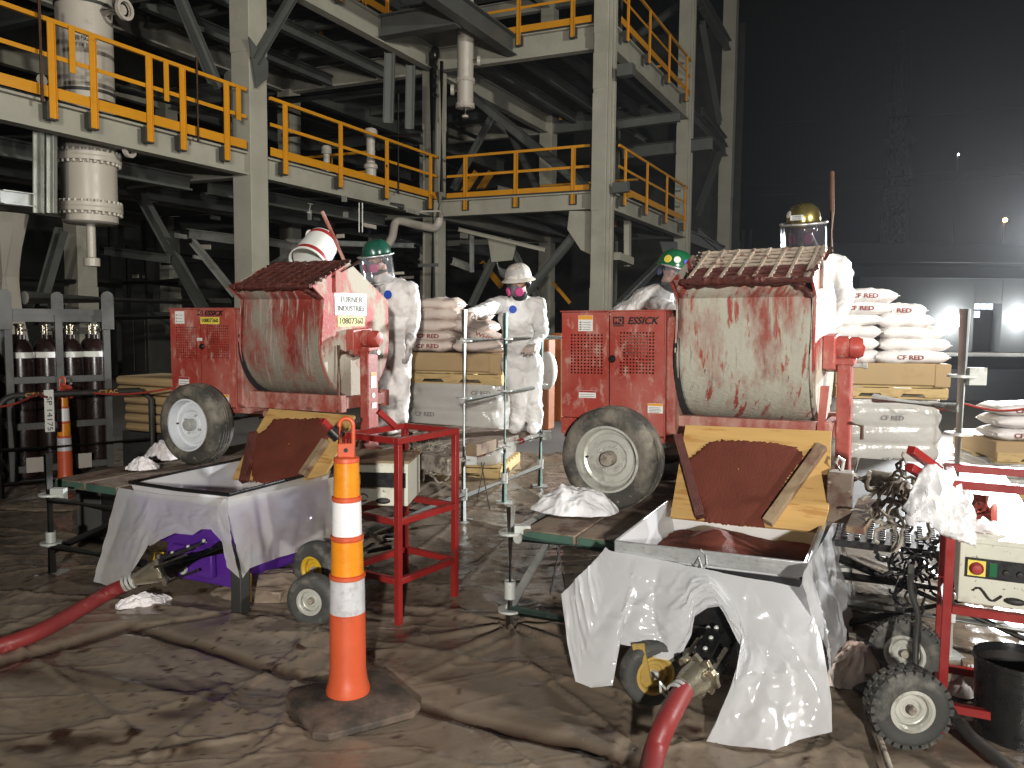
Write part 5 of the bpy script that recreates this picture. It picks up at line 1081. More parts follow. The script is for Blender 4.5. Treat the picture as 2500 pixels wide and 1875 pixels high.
# tube markings bands along the left deck edge
r2=[g(N2,-.29,-.58),g(N2,1.12,.22),g(N2,2.2,.2),g(N2,-.29,2.4),g(N2,1.1,2.3)]
scaffold(N2,'low scaffold deck under the right mixer with a short galvanised front post',
 [(-.27,.30,-.56,2.6,2,mDeck),(.315,1.14,.05,2.6,3,mDeck),(1.15,2.1,.22,2.6,3,mDarkSteel)],
 [((pf.x,pf.y),.655,mGalv,[.52,.12]),((pD.x,pD.y),1.66,mGalv,[1.35,1.08,.93,.8,.52]),(r2[3],.52,mGalv,[.4]),(r2[1],.5,mDarkSteel,[.3]),(r2[2],.5,mGalv,[.3])],
 [(V((pf.x,pf.y,.50)),V((pf.x,pf.y,.50))+E*.62,mGalvGreen),(V((pf.x,pf.y,.51)),V((pf.x,pf.y,.51))+D*2.6,mGalv),(V((pf.x,pf.y,.12)),V((pf.x,pf.y,.12))+E*1.2,mGalvGreen),(V((pf.x,pf.y,.13)),V((pf.x,pf.y,.40))+D*1.6-E*.25,mGalv),
  (V((*r2[1],.5)),V((*r2[2],.5)),mGalvGreen),(V((*r2[1],.30)),V((*r2[2],.30)),mDarkSteel),(V((*r2[1],.16)),V((*r2[2],.16)),mGalv),(V((*r2[1],.02)),V((*r2[2],.45)),mDarkSteel),(V((*r2[1],.40)),V((*r2[2],.05)),mDarkSteel),(V((*r2[0],.5)),V((*r2[3],.5)),mGalv),(V((pD.x,pD.y,1.20)),V((pD.x,pD.y,1.20))+V((-.2,.45,0)),mGalv)],N2@Vector((.7,1,-.55)))
k=MB()
for f in (.12,.3,.46,.6,.78,.9):
    a=V((pA.x,pA.y,.5)).lerp(V((pC.x,pC.y,.5)),f); k.tube([a-D*.03,a+D*.03],.027,12)
tag(k.build('band_marks',mLabelR,smooth=50),'x','x'); o=bpy.data.objects['band_marks']; bpy.data.objects.remove(o)
for f,m in ((.2,mLabelR),(.45,mWhite),(.7,mLabelR),(.85,mWhite)):
    a=V((pA.x,pA.y,.5)).lerp(V((pC.x,pC.y,.5)),f); sd=[o for o in COL.objects if o.get('label','').startswith('low scaffold deck under the left')][0]; MB().tube([a-D*.03,a+D*.03],.026,12).build('colour_band',m,sd,smooth=50)
# straps under the decks
for (u,v0,v1,z,lb) in ((1360,1320,1440,.5,'black strap hanging under the right deck'),(1175,1130,1310,.6,'black strap slanting down beside the red cart frame')):
    a=onz(u,v0,z); b=a.copy(); b.z-=.33; b+=V((.06,.0,0)); k=MB(); k.bar(a,b,.03,.006); k.bar(a+V((.02,.01,0)),b+V((-.09,.02,.05)),.03,.006); tag(k.build('strap',mCable),lb,'strap')
# ================================================================ rags
def rag(c,rx,ry,h,yaw,m,lab,seed,n=54):
    F=frame(c,yaw); rows=[]
    for i in range(n):
        r_=[]
        for j in range(n):
            x=-1+2*i/(n-1);y=-1+2*j/(n-1)
            wob=1-.22*float(vnoise(np.array(math.atan2(y,x)*2.2+9),np.array(1.5),seed)); d=math.hypot(x,y)
            if d>1: x/=d**.85;y/=d**.85
            d=min(1,math.hypot(x,y)); N_=lambda s_,q: float(vnoise(np.array(x*s_+7),np.array(y*s_+9+seed),seed+q))
            rdg=(1-abs(2*N_(2.0,1)-1))**1.5*.45+(1-abs(2*N_(4.2,2)-1))**1.5*.16+N_(1.1,3)*.5
            z=h*(1-d**2.2)**1.0*(.45+.75*rdg)+.010*N_(9,8)+.012*(1-abs(2*N_(7,5)-1)) if d<.995 else .004
            r_.append((x*rx*wob+.02*(N_(5,6)-.5),y*ry*wob+.02*(N_(5,7)-.5),z))
        rows.append(r_)
    o=MB(F).grid(rows).build('rag',m,smooth=70); return tag(o,lab,'cloth')
rag(onz(402,1118,.555),.165,.14,.12,-.2,mCloth,'crumpled white rag lying beside the left mixer wheel',3)
rag(onz(350,1145,.556),.11,.09,.07,.4,mCloth,'small flat corner of white rag on the left deck',8)
rag(onz(1405,1245,.556),.26,.19,.12,-.25,mClothB,'big pile of white rags on the deck in front of the right mixer wheel',5)
# hanging rag on the right cart handle
def hang(outline_cols,Y0,lab,m,seed):
    C=[[atY(u,v0+(v1-v0)*t,Y0) for t in [i/23 for i in range(24)]] for (u,v0,v1) in outline_cols]; G=[]
    for i in range(len(C)-1):
        for j in range(5): G.append([C[i][r].lerp(C[i+1][r],j/5) for r in range(24)])
    G.append(C[-1]); N_=len(G)
    for i,c in enumerate(G):
        for r,p in enumerate(c):
            n=(1-abs(2*float(vnoise(np.array(i*.30),np.array(r*.16+i*.04),seed))-1))+.5*float(vnoise(np.array(i*.8),np.array(r*.5),seed+1))
            c[r]=p+V((.006*(n-.5),-.05*n*min(1,.3+r/10)-.04*math.sin(math.pi*i/(N_-1)),0))
    o=MB().grid(G).build('rag',m,smooth=70,solid=.003); return tag(o,lab,'cloth')
hang([(2203,1240,1276),(2216,1185,1270),(2232,1150,1262),(2246,1130,1266),(2262,1126,1288),(2280,1138,1295),(2300,1146,1302),(2322,1160,1308),(2340,1180,1316),(2352,1210,1320),(2357,1270,1322)],3.12,'white rag draped over the red handle of the right cart',mClothB,4)
hang([(2350,1285,1310),(2375,1262,1316),(2400,1268,1322),(2430,1280,1330),(2460,1292,1338),(2500,1305,1345)],3.2,'dirty white rag crumpled on top of the right control box',mCloth,9)
# ================================================================ red cart frames with control boxes
def cart(F,w_,d_,h_,z_mid,z_low,label,box,handles,loc):
    T=thing('cart_frame',label,'cart frame',loc); t=.032
    for (x,y) in ((0,0),(w_,0),(w_,d_),(0,d_)): MB(F).box((x-t/2,y-t/2,0),(x+t/2,y+t/2,h_-t/2-.001)).build('leg',mRedFrame,T,bevel=.002)
    for z in (h_,z_mid,z_low):
        k=MB(F); e=t/2+.0008 if z!=h_ else -t/2; hh=t/2 
        k.box((e,-hh,z-hh),(w_-e,hh,z+hh)); k.box((e,d_-hh,z-hh),(w_-e,d_+hh,z+hh)); k.box((-hh,hh+.001,z-hh),(hh,d_-hh-.001,z+hh)); k.box((w_-hh,hh+.001,z-hh),(w_+hh,d_-hh-.001,z+hh)); k.build({h_:'top_rail',z_mid:'shelf_rail',z_low:'bottom_rail'}[z],mRedFrame,T,bevel=.002)
    for a,b in handles: 
        hd_=MB().bar(a,b,.032,.032).build('handle',mRedFrame,T,bevel=.003)
    if box:
        x0,x1,y0,y1,z0,z1=box; k=MB(F); k.box((x0,y0,z0),(x1,y1,z1)); cb=k.build('control_box',mPanelW,T,bevel=.004)
        k=MB(F); k.box((x0-.01,y0-.012,z1-.008),(x1+.01,y1,z1+.012)); k.build('lid',mPanelW,cb,bevel=.003)
        zc=z0+(z1-z0)*.58; k=MB(F); k.box((x0+.02,y0-.006,zc-.038),(x1-.02,y0,zc+.038)); p=k.build('switch_panel',mBlack,cb)
        k=MB(F); k.box((x0+.028,y0-.010,zc-.030),(x0+.088,y0-.0062,zc+.030)); sw=k.build('switch_plate',mLabelY,p); k=MB(F); k.lathe([(0,0),(.024,0),(.024,.008),(.016,.02),(0,.022)],(x0+.058,y0-.0102,zc),(0,-1,0),20); k.build('red_knob',mLabelR,sw,smooth=40)
        k=MB(F); k.box((x0+.10,y0-.011,zc-.026),(x0+.125,y0-.0062,zc+.026)); k.build('indicator',mHatGreen,p)
        for i in range(3): k=MB(F); k.lathe([(0,0),(.012,0),(.010,.012),(0,.013)],(x0+.155+.045*i,y0-.0062,zc-.005),(0,-1,0),14); k.build('knob',mInk,p,smooth=40)
        k=MB(F); zz=z0+.045; P_=[(x0+.05+.012*i,y0-.012,zz+.016*math.sin(i*.9)+.01*math.cos(i*.4)) for i in range(9)]; k.tube(P_,.004,6); k.ell((x0+.19,y0-.014,zz-.012),.035,.012,.014,12,8); k.build('plug_and_cord',mCable,cb,smooth=60)
    return T
q=(onz(970,1545,0)); Fc1=frame(V((-.575,4.1,0)),yaw=-R(33)); 
# frame whose local x runs to the right rear edge
Fc1=Matrix.Translation(V((-.575,4.12,0)))@Matrix.Rotation(R(56),4,'Z')
c1=cart(Fc1,.47,.37,.97,.55,.24,'red angle iron cart frame with a dirty control box, behind the striped post',None,[(atY(824,1066,4.28),atY(787,1026,4.2)),(atY(967,1043,4.62),atY(924,1004,4.55))],V((-.6,4.3,0)))
k=MB(); a=atY(818,1058,4.24); k.lathe([(.030,-.03),(.036,-.03),(.036,.03),(.030,.03)],a,(-.62,-.1,.65),20); k.build('rubber_grip',mBlack,c1,smooth=40)
Fb1=frame(V((-.88,4.33,.52)),yaw=-R(4)); 
k=MB(Fb1); k.box((.0,.0,.07),(.33,.36,.30)); cb=k.build('control_box',mPanelW,c1,bevel=.004); k=MB(Fb1); k.box((-.01,-.01,.302),(.34,.37,.315)); k.build('lid',mWood,cb)
k=MB(Fb1); k.box((.01,-.006,.17),(.32,0,.25)); pn=k.build('switch_panel',mBlack,cb); k=MB(Fb1); k.box((.02,-.010,.18),(.075,-.0062,.24)); k.build('switch_plate',mLabelY,pn); k=MB(Fb1); k.lathe([(0,0),(.022,0),(.018,.018),(0,.02)],(.047,-.0102,.21),(0,-1,0),18); k.build('red_knob',mLabelR,pn,smooth=40)
k=MB(Fb1); k.tube([(.09+.014*math.cos(i*.7)*2,-.012,.115+.02*math.sin(i*.7)) for i in range(9)],.004,6); k.ell((.20,-.016,.10),.04,.014,.017,12,8); k.build('plug_and_cord',mCable,cb,smooth=60)
Fc2=frame(V((1.685,3.08,0)))
c2_=cart(Fc2,.75,.40,.985,.50,.11,'bright red cart frame with a cream control box at the right edge',(.035,.70,.02,.36,.525,.77),[(atY(2292,1148,3.25),atY(2224,1098,3.1)),(atY(2262,1165,3.2),atY(2220,1140,3.12))],V((2,3.2,0)))
# ================================================================ striped delineator posts
def delineator(c,lab,s=1.0,zoff=0,base=True,yaw=30,cut=None):
    T=thing('delineator_post',lab,'delineator post',c); c=V(c)
    zs=lambda z: z*s
    def ring(name,prof,m,par): 
        k=MB(); k.lathe([(r*s,zs(z)+zoff) for r,z in prof],c,(0,0,1),36); return k.build(name,m,par,smooth=40)
    ring('tube',[(.0,.045),(.088,.045),(.090,.07),(.080,.10),(.0735,.15),(.072,.388),(.070,.39),(.068,.53),(.073,.535),(.073,.548),(.0635,.55),(.0615,.69),(.067,.695),(.067,.708),(.0585,.71),(.056,.85),(.060,.853),(.060,.866),(.0515,.868),(.048,1.008),(.052,1.01),(.050,1.024),(.034,1.028),(0,1.03)],mOrange,T)
    for nm,a,b,ra,rb,m in (('white_band',.391,.532,.0715,.0695,mReflG),('orange_band',.551,.689,.0655,.063,mReflO),('white_band',.711,.849,.0602,.0575,mReflW),('orange_band',.869,1.006,.0535,.0495,mReflO)):
        ring(nm,[(ra-.004,a),(ra,a+.001),(rb,b-.001),(rb-.004,b)],m,T)
    # loop handle
    k=MB(Matrix.Translation(c+Z*zoff)@Matrix.Scale(s,4)); k.box((-.034,-.012,1.02),(.034,.012,1.082)); k.build('handle_neck',mOrange,T,bevel=.004)
    k=MB(Matrix.Translation(c+Z*zoff)@Matrix.Scale(s,4)); P_=[(-.0275,0,1.075),(-.0275,0,1.15)]+[(-.0275*math.cos(R(a)),0,1.155+.0275*math.sin(R(a))) for a in range(0,181,20)]+[(.0275,0,1.15),(.0275,0,1.075)]; k.tube(P_,.0085,10); k.build('handle_loop',mOrange,T,smooth=50)
    k=MB(Matrix.Translation(c+Z*zoff)@Matrix.Scale(s,4)); k.lathe([(0,0),(.009,0),(.009,.0015),(0,.0015)],(0,-.0125,1.055),(0,-1,0),16); k.build('bolt_hole',mInk,T)
    if base:
        b=MB(Matrix.Translation(c+V((.02,-.02,0)))@Matrix.Rotation(R(yaw),4,'Z')); a=.225;e=.05
        o_=[(-a+e,-a),(a-e,-a),(a,-a+e),(a,a-e),(a-e,a),(-a+e,a),(-a,a-e),(-a,-a+e)]
        rows=[[(x*f,y*f,z) for x,y in o_] for f,z in ((1,.004),(1,.026),(.93,.036),(.5,.045),(.42,.054),(.02,.054))]; b.grid(rows,closed=True); b.build('rubber_base',mRubber,T,smooth=30,bevel=.004)
    return T
dq=onz(850,1712,.02); delineator((dq.x,dq.y,.01),'large orange and white striped post standing on a black rubber base in the foreground',yaw=32)
dq=atY(158,1100,7.5); delineator((dq.x,dq.y,0),'small orange and white striped post with red rope knotted on top, far left',s=.86,yaw=20)
# rope
kt=atY(163,950,7.45)
def rope(pts,lab):
    P=[V(p) for p in pts]; Q=[]
    for i in range(len(P)-1):
        for j in range(10): t=j/10; q=P[i].lerp(P[i+1],t); q.z-=.05*math.sin(math.pi*t); Q.append(q)
    Q.append(P[-1]); tag(MB().tube(Q,.010,6).build('rope',mRope,smooth=60),lab,'rope')
rope([kt,atY(90,962,7.0),atY(-60,990,6.2)],'red rope running from the small striped post to the left edge')
rope([kt,atY(420,948,7.2)],'red rope running from the small striped post to the left mixer')
rope([atY(2270,984,6.2),atY(2350,985,6.0),atY(2560,986,5.6)],'red rope stretched across the right side behind the galvanised post')
k=MB()
for i in range(14): a=random.random()*6.28; k.ell(kt+V((.035*math.cos(a),.02*math.sin(a),random.uniform(-.07,.04))),.026,.02,.02,8,6)
tag(k.build('rope_knot',mRope,smooth=60),'bunched knot of red rope on top of the small striped post','rope')
# ================================================================ bags and pallets
def bag(c,yaw,L_=.60,W_=.40,H_=.14,label=None,txt='CF RED',m=mBag,seed=0,group=None,col=mInkRed,tilt=0,toff=0,tsz=.055):
    F=Matrix.Translation(c)@Matrix.Rotation(yaw,4,'Z')@Matrix.Rotation(tilt,4,'Y'); n1,n2=26,18; rows=[]
    for i in range(n1):
        u=-1+2*i/(n1-1); r_=[]
        for j in range(n2*2-2):
            a=2*math.pi*j/(n2*2-2); cy_=math.cos(a); sz=math.sin(a)
            y=math.copysign(abs(cy_)**.62,cy_); z=math.copysign(abs(sz)**.75,sz)
            pin=(1-abs(u)**7)**.5 if abs(u)<1 else 0; pin=max(pin,.42)
            nn=float(vnoise(np.array(u*2.4+seed),np.array(a*1.3),seed+2))-.5; n2_=float(vnoise(np.array(u*9+seed),np.array(a*4.),seed+3))-.5; n2_+=.9*(abs(2*float(vnoise(np.array(u*5+seed+a),np.array(a*2.2),seed+9))-1)-.5)
            x=u*L_/2*(1-.04*abs(y)); rr=1+.42*nn+.16*n2_
            r_.append((x,y*W_/2*(.93+.07*pin)*(1+.05*nn),H_/2+z*H_/2*pin*rr*(1-.12*u*u)))
        rows.append(r_)
    k=MB(F); k.grid(rows,closed=True); k.f.append(tuple(range(len(rows[0])))); k.f.append(tuple(len(k.v)-1-i for i in range(len(rows[0])))); o=k.build('cement_bag',m,smooth=60)
    tag(o,label,'bag',group)
    for sx in (-1,1): k=MB(F); k.box((sx*L_/2-.004,-W_*.42,H_/2-.004),(sx*L_/2+.010*sx+.004,W_*.36,H_/2+.004)) if sx>0 else k.box((-L_/2-.010,-W_*.36,H_/2-.004),(-L_/2+.004,W_*.42,H_/2+.004)); k.build('sewn_end',m,o)
    if txt:
        Fq=F@Matrix.Translation((toff,-W_/2*1.005-.004,H_*.48))@Matrix.Rotation(R(82),4,'X'); text(txt,tsz,Fq,'lettering',col,o,width=tsz*4.2,bold=.0012,depth=.004)
    return o
def pallet(F,z,w_,d_,lab,m=mPallet):
    T=thing('wooden_pallet',lab,'pallet',F@V((0,0,z)))
    n=7
    for i in range(n): k=MB(F); y=-d_/2+d_*(i+.5)/n; k.box((-w_/2,y-.045,z+.105),(w_/2,y+.045,z+.123)); k.build('top_plank',m,T)
    for x in (-w_/2+.02,0,w_/2-.02):
        k=MB(F); k.prism([(x-.02,-d_/2,z+.018),(x-.02,-d_/2+.15,z+.018),(x-.02,-d_/2+.2,z+.06),(x-.02,-d_/2+.35,z+.06),(x-.02,-d_/2+.4,z+.018),(x-.02,d_/2,z+.018),(x-.02,d_/2,z+.1045),(x-.02,-d_/2,z+.1045)],(.04,0,0)); k.build('stringer',m,T)
    k=MB(F); a=w_/2; k.prism([(-a,-d_/2-.021,z+.02),(-a*.6,-d_/2-.021,z+.02),(-a*.55,-d_/2-.021,z+.05),(-a*.2,-d_/2-.021,z+.05),(-a*.15,-d_/2-.021,z+.02),(a*.15,-d_/2-.021,z+.02),(a*.2,-d_/2-.021,z+.05),(a*.55,-d_/2-.021,z+.05),(a*.6,-d_/2-.021,z+.02),(a,-d_/2-.021,z+.02),(a,-d_/2-.021,z+.1),(-a,-d_/2-.021,z+.1)],(0,.02,0)); k.build('front_board',m,T)
    for y in (-d_/2+.05,0,d_/2-.05): k=MB(F); k.box((-w_/2,y-.045,z),(w_/2,y+.045,z+.017)); k.build('bottom_plank',m,T)
def wrapped(F,z0,z1,w_,d_,lab,texts=((-.2,.6),(.15,.35)),seed=1):
    rows=[]; nz=40; n=96
    for i in range(nz+1):
        f=i/nz; r_=[]; z=z0+(z1-z0)*f; lay=abs(math.sin(f*math.pi*4.5))**.5
        for j in range(n):
            a=2*math.pi*j/n; cx=math.copysign(abs(math.cos(a))**.35,math.cos(a)); sy=math.copysign(abs(math.sin(a))**.35,math.sin(a))
            nn=float(vnoise(np.array(j*.25),np.array(f*9+seed),seed)); e=.90+.07*lay+.075*nn-.04*max(0,f-.88)/.12
            r_.append((cx*w_/2*e,sy*d_/2*e,z+.02*(nn-.5)))
        rows.append(r_)
    r0=rows[-1]; rows.append([(x*.5,y*.5,z+.02) for x,y,z in r0]); rows.append([(x*.01,y*.01,z+.02) for x,y,z in r0])
    k=MB(F); k.grid(rows,closed=True); o=k.build('wrapped_bag_load',mWrap,smooth=60); tag(o,lab,'wrapped load')
    for (x,f) in texts: text('CF RED',.06,F@Matrix.Translation((x,-d_/2*1.0-.012,z0+(z1-z0)*f))@Matrix.Rotation(R(90),4,'X'),'lettering',mInkGrey,o,width=.2,bold=.001,depth=.004)
    return o
def card(F,z0,z1,w_,d_,lab):
    k=MB(F); k.box((-w_/2,-d_/2,z0),(w_/2,d_/2,z1)); o=k.build('cardboard_tray',mCard,bevel=.01); tag(o,lab,'cardboard'); 
    k=MB(F); k.box((w_/2-.13,-d_/2-.006,z0-.01),(w_/2+.006,-d_/2+.12,z1-.004)); k.build('corner_flap',mCard,o,bevel=.006); return o
# right stack
FR=frame(V((3.58,8.0,0)),yaw=-R(9)); pallet(FR,0,1.0,.9,'wooden pallet under the shrink wrapped load right of the right mixer'); wrapped(FR,.125,.87,.98,.9,'tall shrink wrapped load of bags right of the right mixer',((.02,.78),(.05,.25)))
pallet(FR,.885,.98,.9,'wooden pallet sandwiched high in the right bag stack'); card(FR,1.012,1.215,1.0,.92,'cardboard tray under the loose bags of the right stack')
gp='loose CF RED bags of the right stack'
for i,(x,y,z,yw,tx,lb,L_) in enumerate((
 (.16,-.27,1.20,.02,'CF RED','bottom front bag of the right stack, lying on the cardboard tray',.66),
 (-.34,-.25,1.20,.1,None,'bottom left bag of the right stack beside the mixer hub',.5),
 (.20,-.24,1.31,-.03,None,'second layer front bag of the right stack',.62),
 (-.36,-.22,1.32,.0,None,'second layer left bag of the right stack',.5),
 (.18,-.22,1.42,.05,None,'third layer front bag of the right stack, bulging right',.56),
 (-.33,-.22,1.43,-.1,None,'third layer left bag of the right stack, creased',.5),
 (.13,-.2,1.53,-.04,None,'fourth layer front bag of the right stack',.50),
 (-.32,-.2,1.54,.0,None,'fourth layer left bag of the right stack',.5),
 (.10,-.15,1.63,-.12,'CF RED','topmost bag on the right half of the right stack',.46),
 (-.27,-.2,1.65,.02,'CF RED','upper left bag of the right stack, second from top',.58),
 (-.23,-.2,1.765,-.02,'CF RED','highest bag of the right stack',.56),
 (.1,.2,1.20,0,None,'rear bottom bag of the right stack',.7),(.0,.2,1.31,0,None,'rear second bag of the right stack',.7),(.0,.2,1.43,0,None,'rear third bag of the right stack',.7),(-.1,.2,1.55,0,None,'rear top bag of the right stack',.7))):
    bag(FR@V((x,y,z)),-R(9)+yw,L_,.42,.145,lb,tx,seed=i*3+1,group=gp,toff=-.02)
# left stack
FL=frame(V((-.50,8.6,0)),yaw=-R(12)); pallet(FL,0,1.02,.95,'wooden pallet under the shrink wrapped load between the two workers'); wrapped(FL,.125,.93,1.0,.95,'shrink wrapped load of bags between the two workers',((-.28,.62),(-.25,.28),(.3,.9)),seed=4)
pallet(FL,.935,1.02,.95,'wooden pallet high in the left bag stack'); card(FL,1.062,1.245,1.02,.96,'cardboard tray under the loose bags of the left stack')
gp='loose CF RED bags of the left stack'
for i,(x,y,z,yw,tx,lb,L_) in enumerate((
 (-.26,-.28,1.24,.05,'CF RED','bottom left bag of the left stack, nearest the hanging glove',.5),(.26,-.26,1.24,-.05,None,'bottom right bag of the left stack behind the scaffold post',.52),
 (-.24,-.26,1.34,-.05,'CF RED','second layer left bag of the left stack',.5),(.27,-.22,1.34,.2,'WHITE','tilted bag lettered WHITE on the right of the left stack',.48),
 (-.22,-.24,1.45,.08,None,'third layer left bag of the left stack',.5),(.16,-.2,1.44,-.1,None,'third layer right bag of the left stack',.46),
 (-.2,-.22,1.56,-.03,None,'fourth layer left bag of the left stack',.5),(.08,-.1,1.55,.1,None,'fourth layer right bag of the left stack, sagging',.46),(-.2,-.2,1.66,.05,None,'topmost bag of the left stack',.46),
 (0,.2,1.24,0,None,'rear bottom bag of the left stack',.8),(-.1,.2,1.36,0,None,'rear middle bag of the left stack',.7))):
    bag(FL@V((x,y,z)),-R(12)+yw,L_,.42,.14,lb,tx,seed=i*5+2,m=mBagPink,group=gp,tilt=(.35 if tx=='WHITE' else 0))
# far right stack and the middle pile
FQ=frame(V((4.78,7.5,0)),yaw=-R(6)); pallet(FQ,0,1.0,.9,'wooden pallet under the wrapped load at the right edge'); wrapped(FQ,.12,.36,.98,.9,'low wrapped load at the right edge of the picture',((-.2,.6),),seed=8); card(FQ,.40,.56,.98,.88,'cardboard tray at the right edge'); pallet(FQ,.365,.96,.86,'thin wooden pallet inside the stack at the right edge')
for i,(z,lb) in enumerate(((.55,'lowest bag of the short stack at the right edge'),(.66,'middle bag of the short stack at the right edge'),(.77,'highest bag of the short stack at the right edge'))): bag(FQ@V((-.17,-.2,z)),-R(6),.62,.44,.125,lb,'CF RED' if i!=1 else None,seed=60+i,group='bags of the short stack at the right edge',toff=-.05)
FM=frame(V((4.35,9.3,0)),yaw=R(4)); wrapped(FM,.0,.82,.75,.8,'wrapped load added for the overexposed ground behind the galvanised post on the right',(),seed=11)  # load added as a stand-in for glaring ground
for i,(x,z,lb) in enumerate(((.5,.0,'overexposed white bag lying on the ground behind the galvanised post'),(.45,.12,'second overexposed bag on the ground behind the galvanised post'))): bag(V((4.9+.2*i,8.6,z)),.3*i,.7,.45,.14,lb,None,seed=80+i,m=mBag,group='bags on the ground behind the post')
# ================================================================ gas cylinder rack
g0=onz(28,1188,0); g1=onz(275,1163,0); gd=(g1-g0).normalized(); gn=V((gd.y,-gd.x,0)); 
Fg=Matrix(((gd.x,-gn.x,0,g0.x),(gd.y,-gn.y,0,g0.y),(0,0,1,0),(0,0,0,1))); GW=(g1-g0).length
def rack(F,w_,lab):
    T=thing('cylinder_rack',lab,'gas cylinder rack',F@V((w_/2,0,0)))
    for x in (.02,w_/2,w_-.02):
        for y in (0,.6): MB(F).box((x-.03,y-.03,.05),(x+.03,y+.03,1.58)).build('post',mGreyDk,T)
    for z in (.15,.55,.98,1.55):
        for y in (0,.6): k=MB(F); k.box((.051,y-.025,z-.03),(w_/2-.031,y+.025,z+.03)); k.box((w_/2+.031,y-.025,z-.03),(w_-.051,y+.025,z+.03)); k.build('rail',mGreyDk,T)
        k=MB(F); k.box((-.005,.031,z-.03),(.045,.569,z+.03)); k.box((w_-.045,.031,z-.03),(w_+.005,.569,z+.03)); k.build('side_rail',mGreyDk,T)
    k=MB(F); k.box((0,-.04,0),(w_,.64,.05)); k.build('base',mDarkSteel,T); k=MB(F); k.box((0,-.03,1.581),(w_,.03,1.64)); k.box((0,.57,1.581),(w_,.63,1.64)); k.build('top_beam',mGreyDk,T)
    for (x,y) in ((.0,-.035),(w_-.01,-.035),(w_*.6,.60)):
        k=MB(F); P_=[(x-.055,y,1.45),(x+.055,y,1.45),(x+.055,y,1.76)]+[(x+.055*math.cos(R(a)),y,1.76+.055*math.sin(R(a))) for a in range(15,180,15)]+[(x-.055,y,1.76)]; k.prism(P_,(0,-.016,0)); k.build('lifting_lug',mGreyDk,T)
    for (x,) in ((.12,),(w_/2+.1,)): k=MB(F); k.box((x,-.045,.12),(x+.14,-.04,.26)); k.build('stirrup_plate',mVessel,T)
    return T
rack(Fg,GW,'grey steel rack holding dark gas cylinders at the left edge')
rack(Fg@Matrix.Translation((-GW-.1,0,0)),GW,'second grey cylinder rack cut off by the left edge')
def cyl(F,x,y,lab):
    T=thing('gas_cylinder',lab,'gas cylinder',F@V((x,y,.055)),'dark maroon gas cylinders in the rack')
    k=MB(F); k.lathe([(0,0),(.108,0),(.112,.02),(.112,1.12),(.105,1.19),(.07,1.27),(.04,1.30),(.04,1.34),(0,1.34)],(x,y,.055),(0,0,1),24); k.build('shell',mCyl,T,smooth=40)
    k=MB(F); k.lathe([(.1115,1.125),(.1140,1.127),(.1095,1.175),(.106,1.18)],(x,y,.055),(0,0,1),24); k.build('shoulder_label',mWhite,T,smooth=40)
    k=MB(F); k.lathe([(0,1.335),(.016,1.335),(.016,1.42),(.03,1.425),(.03,1.44),(0,1.445)],(x,y,.055),(0,0,1),12); k.tube([(x,y,1.44),(x+.05,y-.02,1.44)],.012,8); k.build('valve',mCast,T,smooth=40)
for i,(x,y) in enumerate(((.14,.16),(.36,.18),(GW/2+.13,.16),(GW/2+.34,.17))): cyl(Fg,x,y,['first','second','third','fourth'][i]+' gas cylinder from the left in the front row of the rack')
for i,(x,y) in enumerate(((.14,.43),(.36,.43),(GW/2+.13,.43),(GW/2+.34,.43))): cyl(Fg,x,y,['first','second','third','fourth'][i]+' gas cylinder from the left in the back row of the rack')
cyl(Fg,-.22,.16,'gas cylinder in the rack cut off by the left edge')
# black bent tube barrier in front of the rack
F_=Fg@Matrix.Translation((-.05,-.55,0)); T=thing('tube_barrier','black bent tube barrier with scratched writing in front of the gas cylinders','barrier',F_@V((.5,0,0)))
k=MB(F_); pts=[(-.08,0,0),(-.08,0,.75)]+[(-.08+.14-.14*math.cos(R(a)),0,.75+.14*math.sin(R(a))) for a in range(15,91,15)]+[(1.05,0,.89),(1.15,0,.80),(1.15,0,.0)]; k.tube(pts,.026,10); k.build('tube',mDarkSteel,T,smooth=50)
k=MB(F_); k.tube([(-.08,0,.42),(1.15,0,.42)],.02,8); k.tube([(-.08,0,.12),(1.15,0,.12)],.02,8); k.build('lower_tube',mDarkSteel,T,smooth=50)
for x in (.2,.78): text('CTAC',.05,F_@Matrix.Translation((x,-.027,.89))@Matrix.Rotation(R(90),4,'X'),'lettering',mLabelO,T,width=.16)
k=MB(F_); k.box((.26,-.036,.56),(.335,-.030,.93)); tg=k.build('tag_plate',mWhite,T); text('SP 14175',.06,F_@Matrix.Translation((.297,-.0375,.72))@Matrix.Rotation(R(90),4,'X')@Matrix.Rotation(R(-90),4,'Z'),'lettering',mInk,tg,width=.3)
# folded tarps behind the left mixer
for i,(z,lb) in enumerate(((.75,'folded beige tarps stacked behind the left mixer wheel'),)):
    c=atY(350,1000,7.9); F=frame(V((c.x,c.y,0)),yaw=-AY); T=thing('tarp_stack',lb,'tarps',V((c.x,c.y,0)))
    k=MB(F); k.box((-.3,0,0),(.45,.6,.45)); k.build('crate',mDarkSteel,T)
    for j in range(6): k=MB(F); zz=.46+.09*j; o_=.1 if j>3 else 0; k.box((-.25-o_,-.02-.01*(j%2),zz),(.45,.55,zz+.082)); k.build('folded_tarp',mBagPink if False else mDeckTarp if 'mDeckTarp' in globals() else mCard,T,bevel=.03)
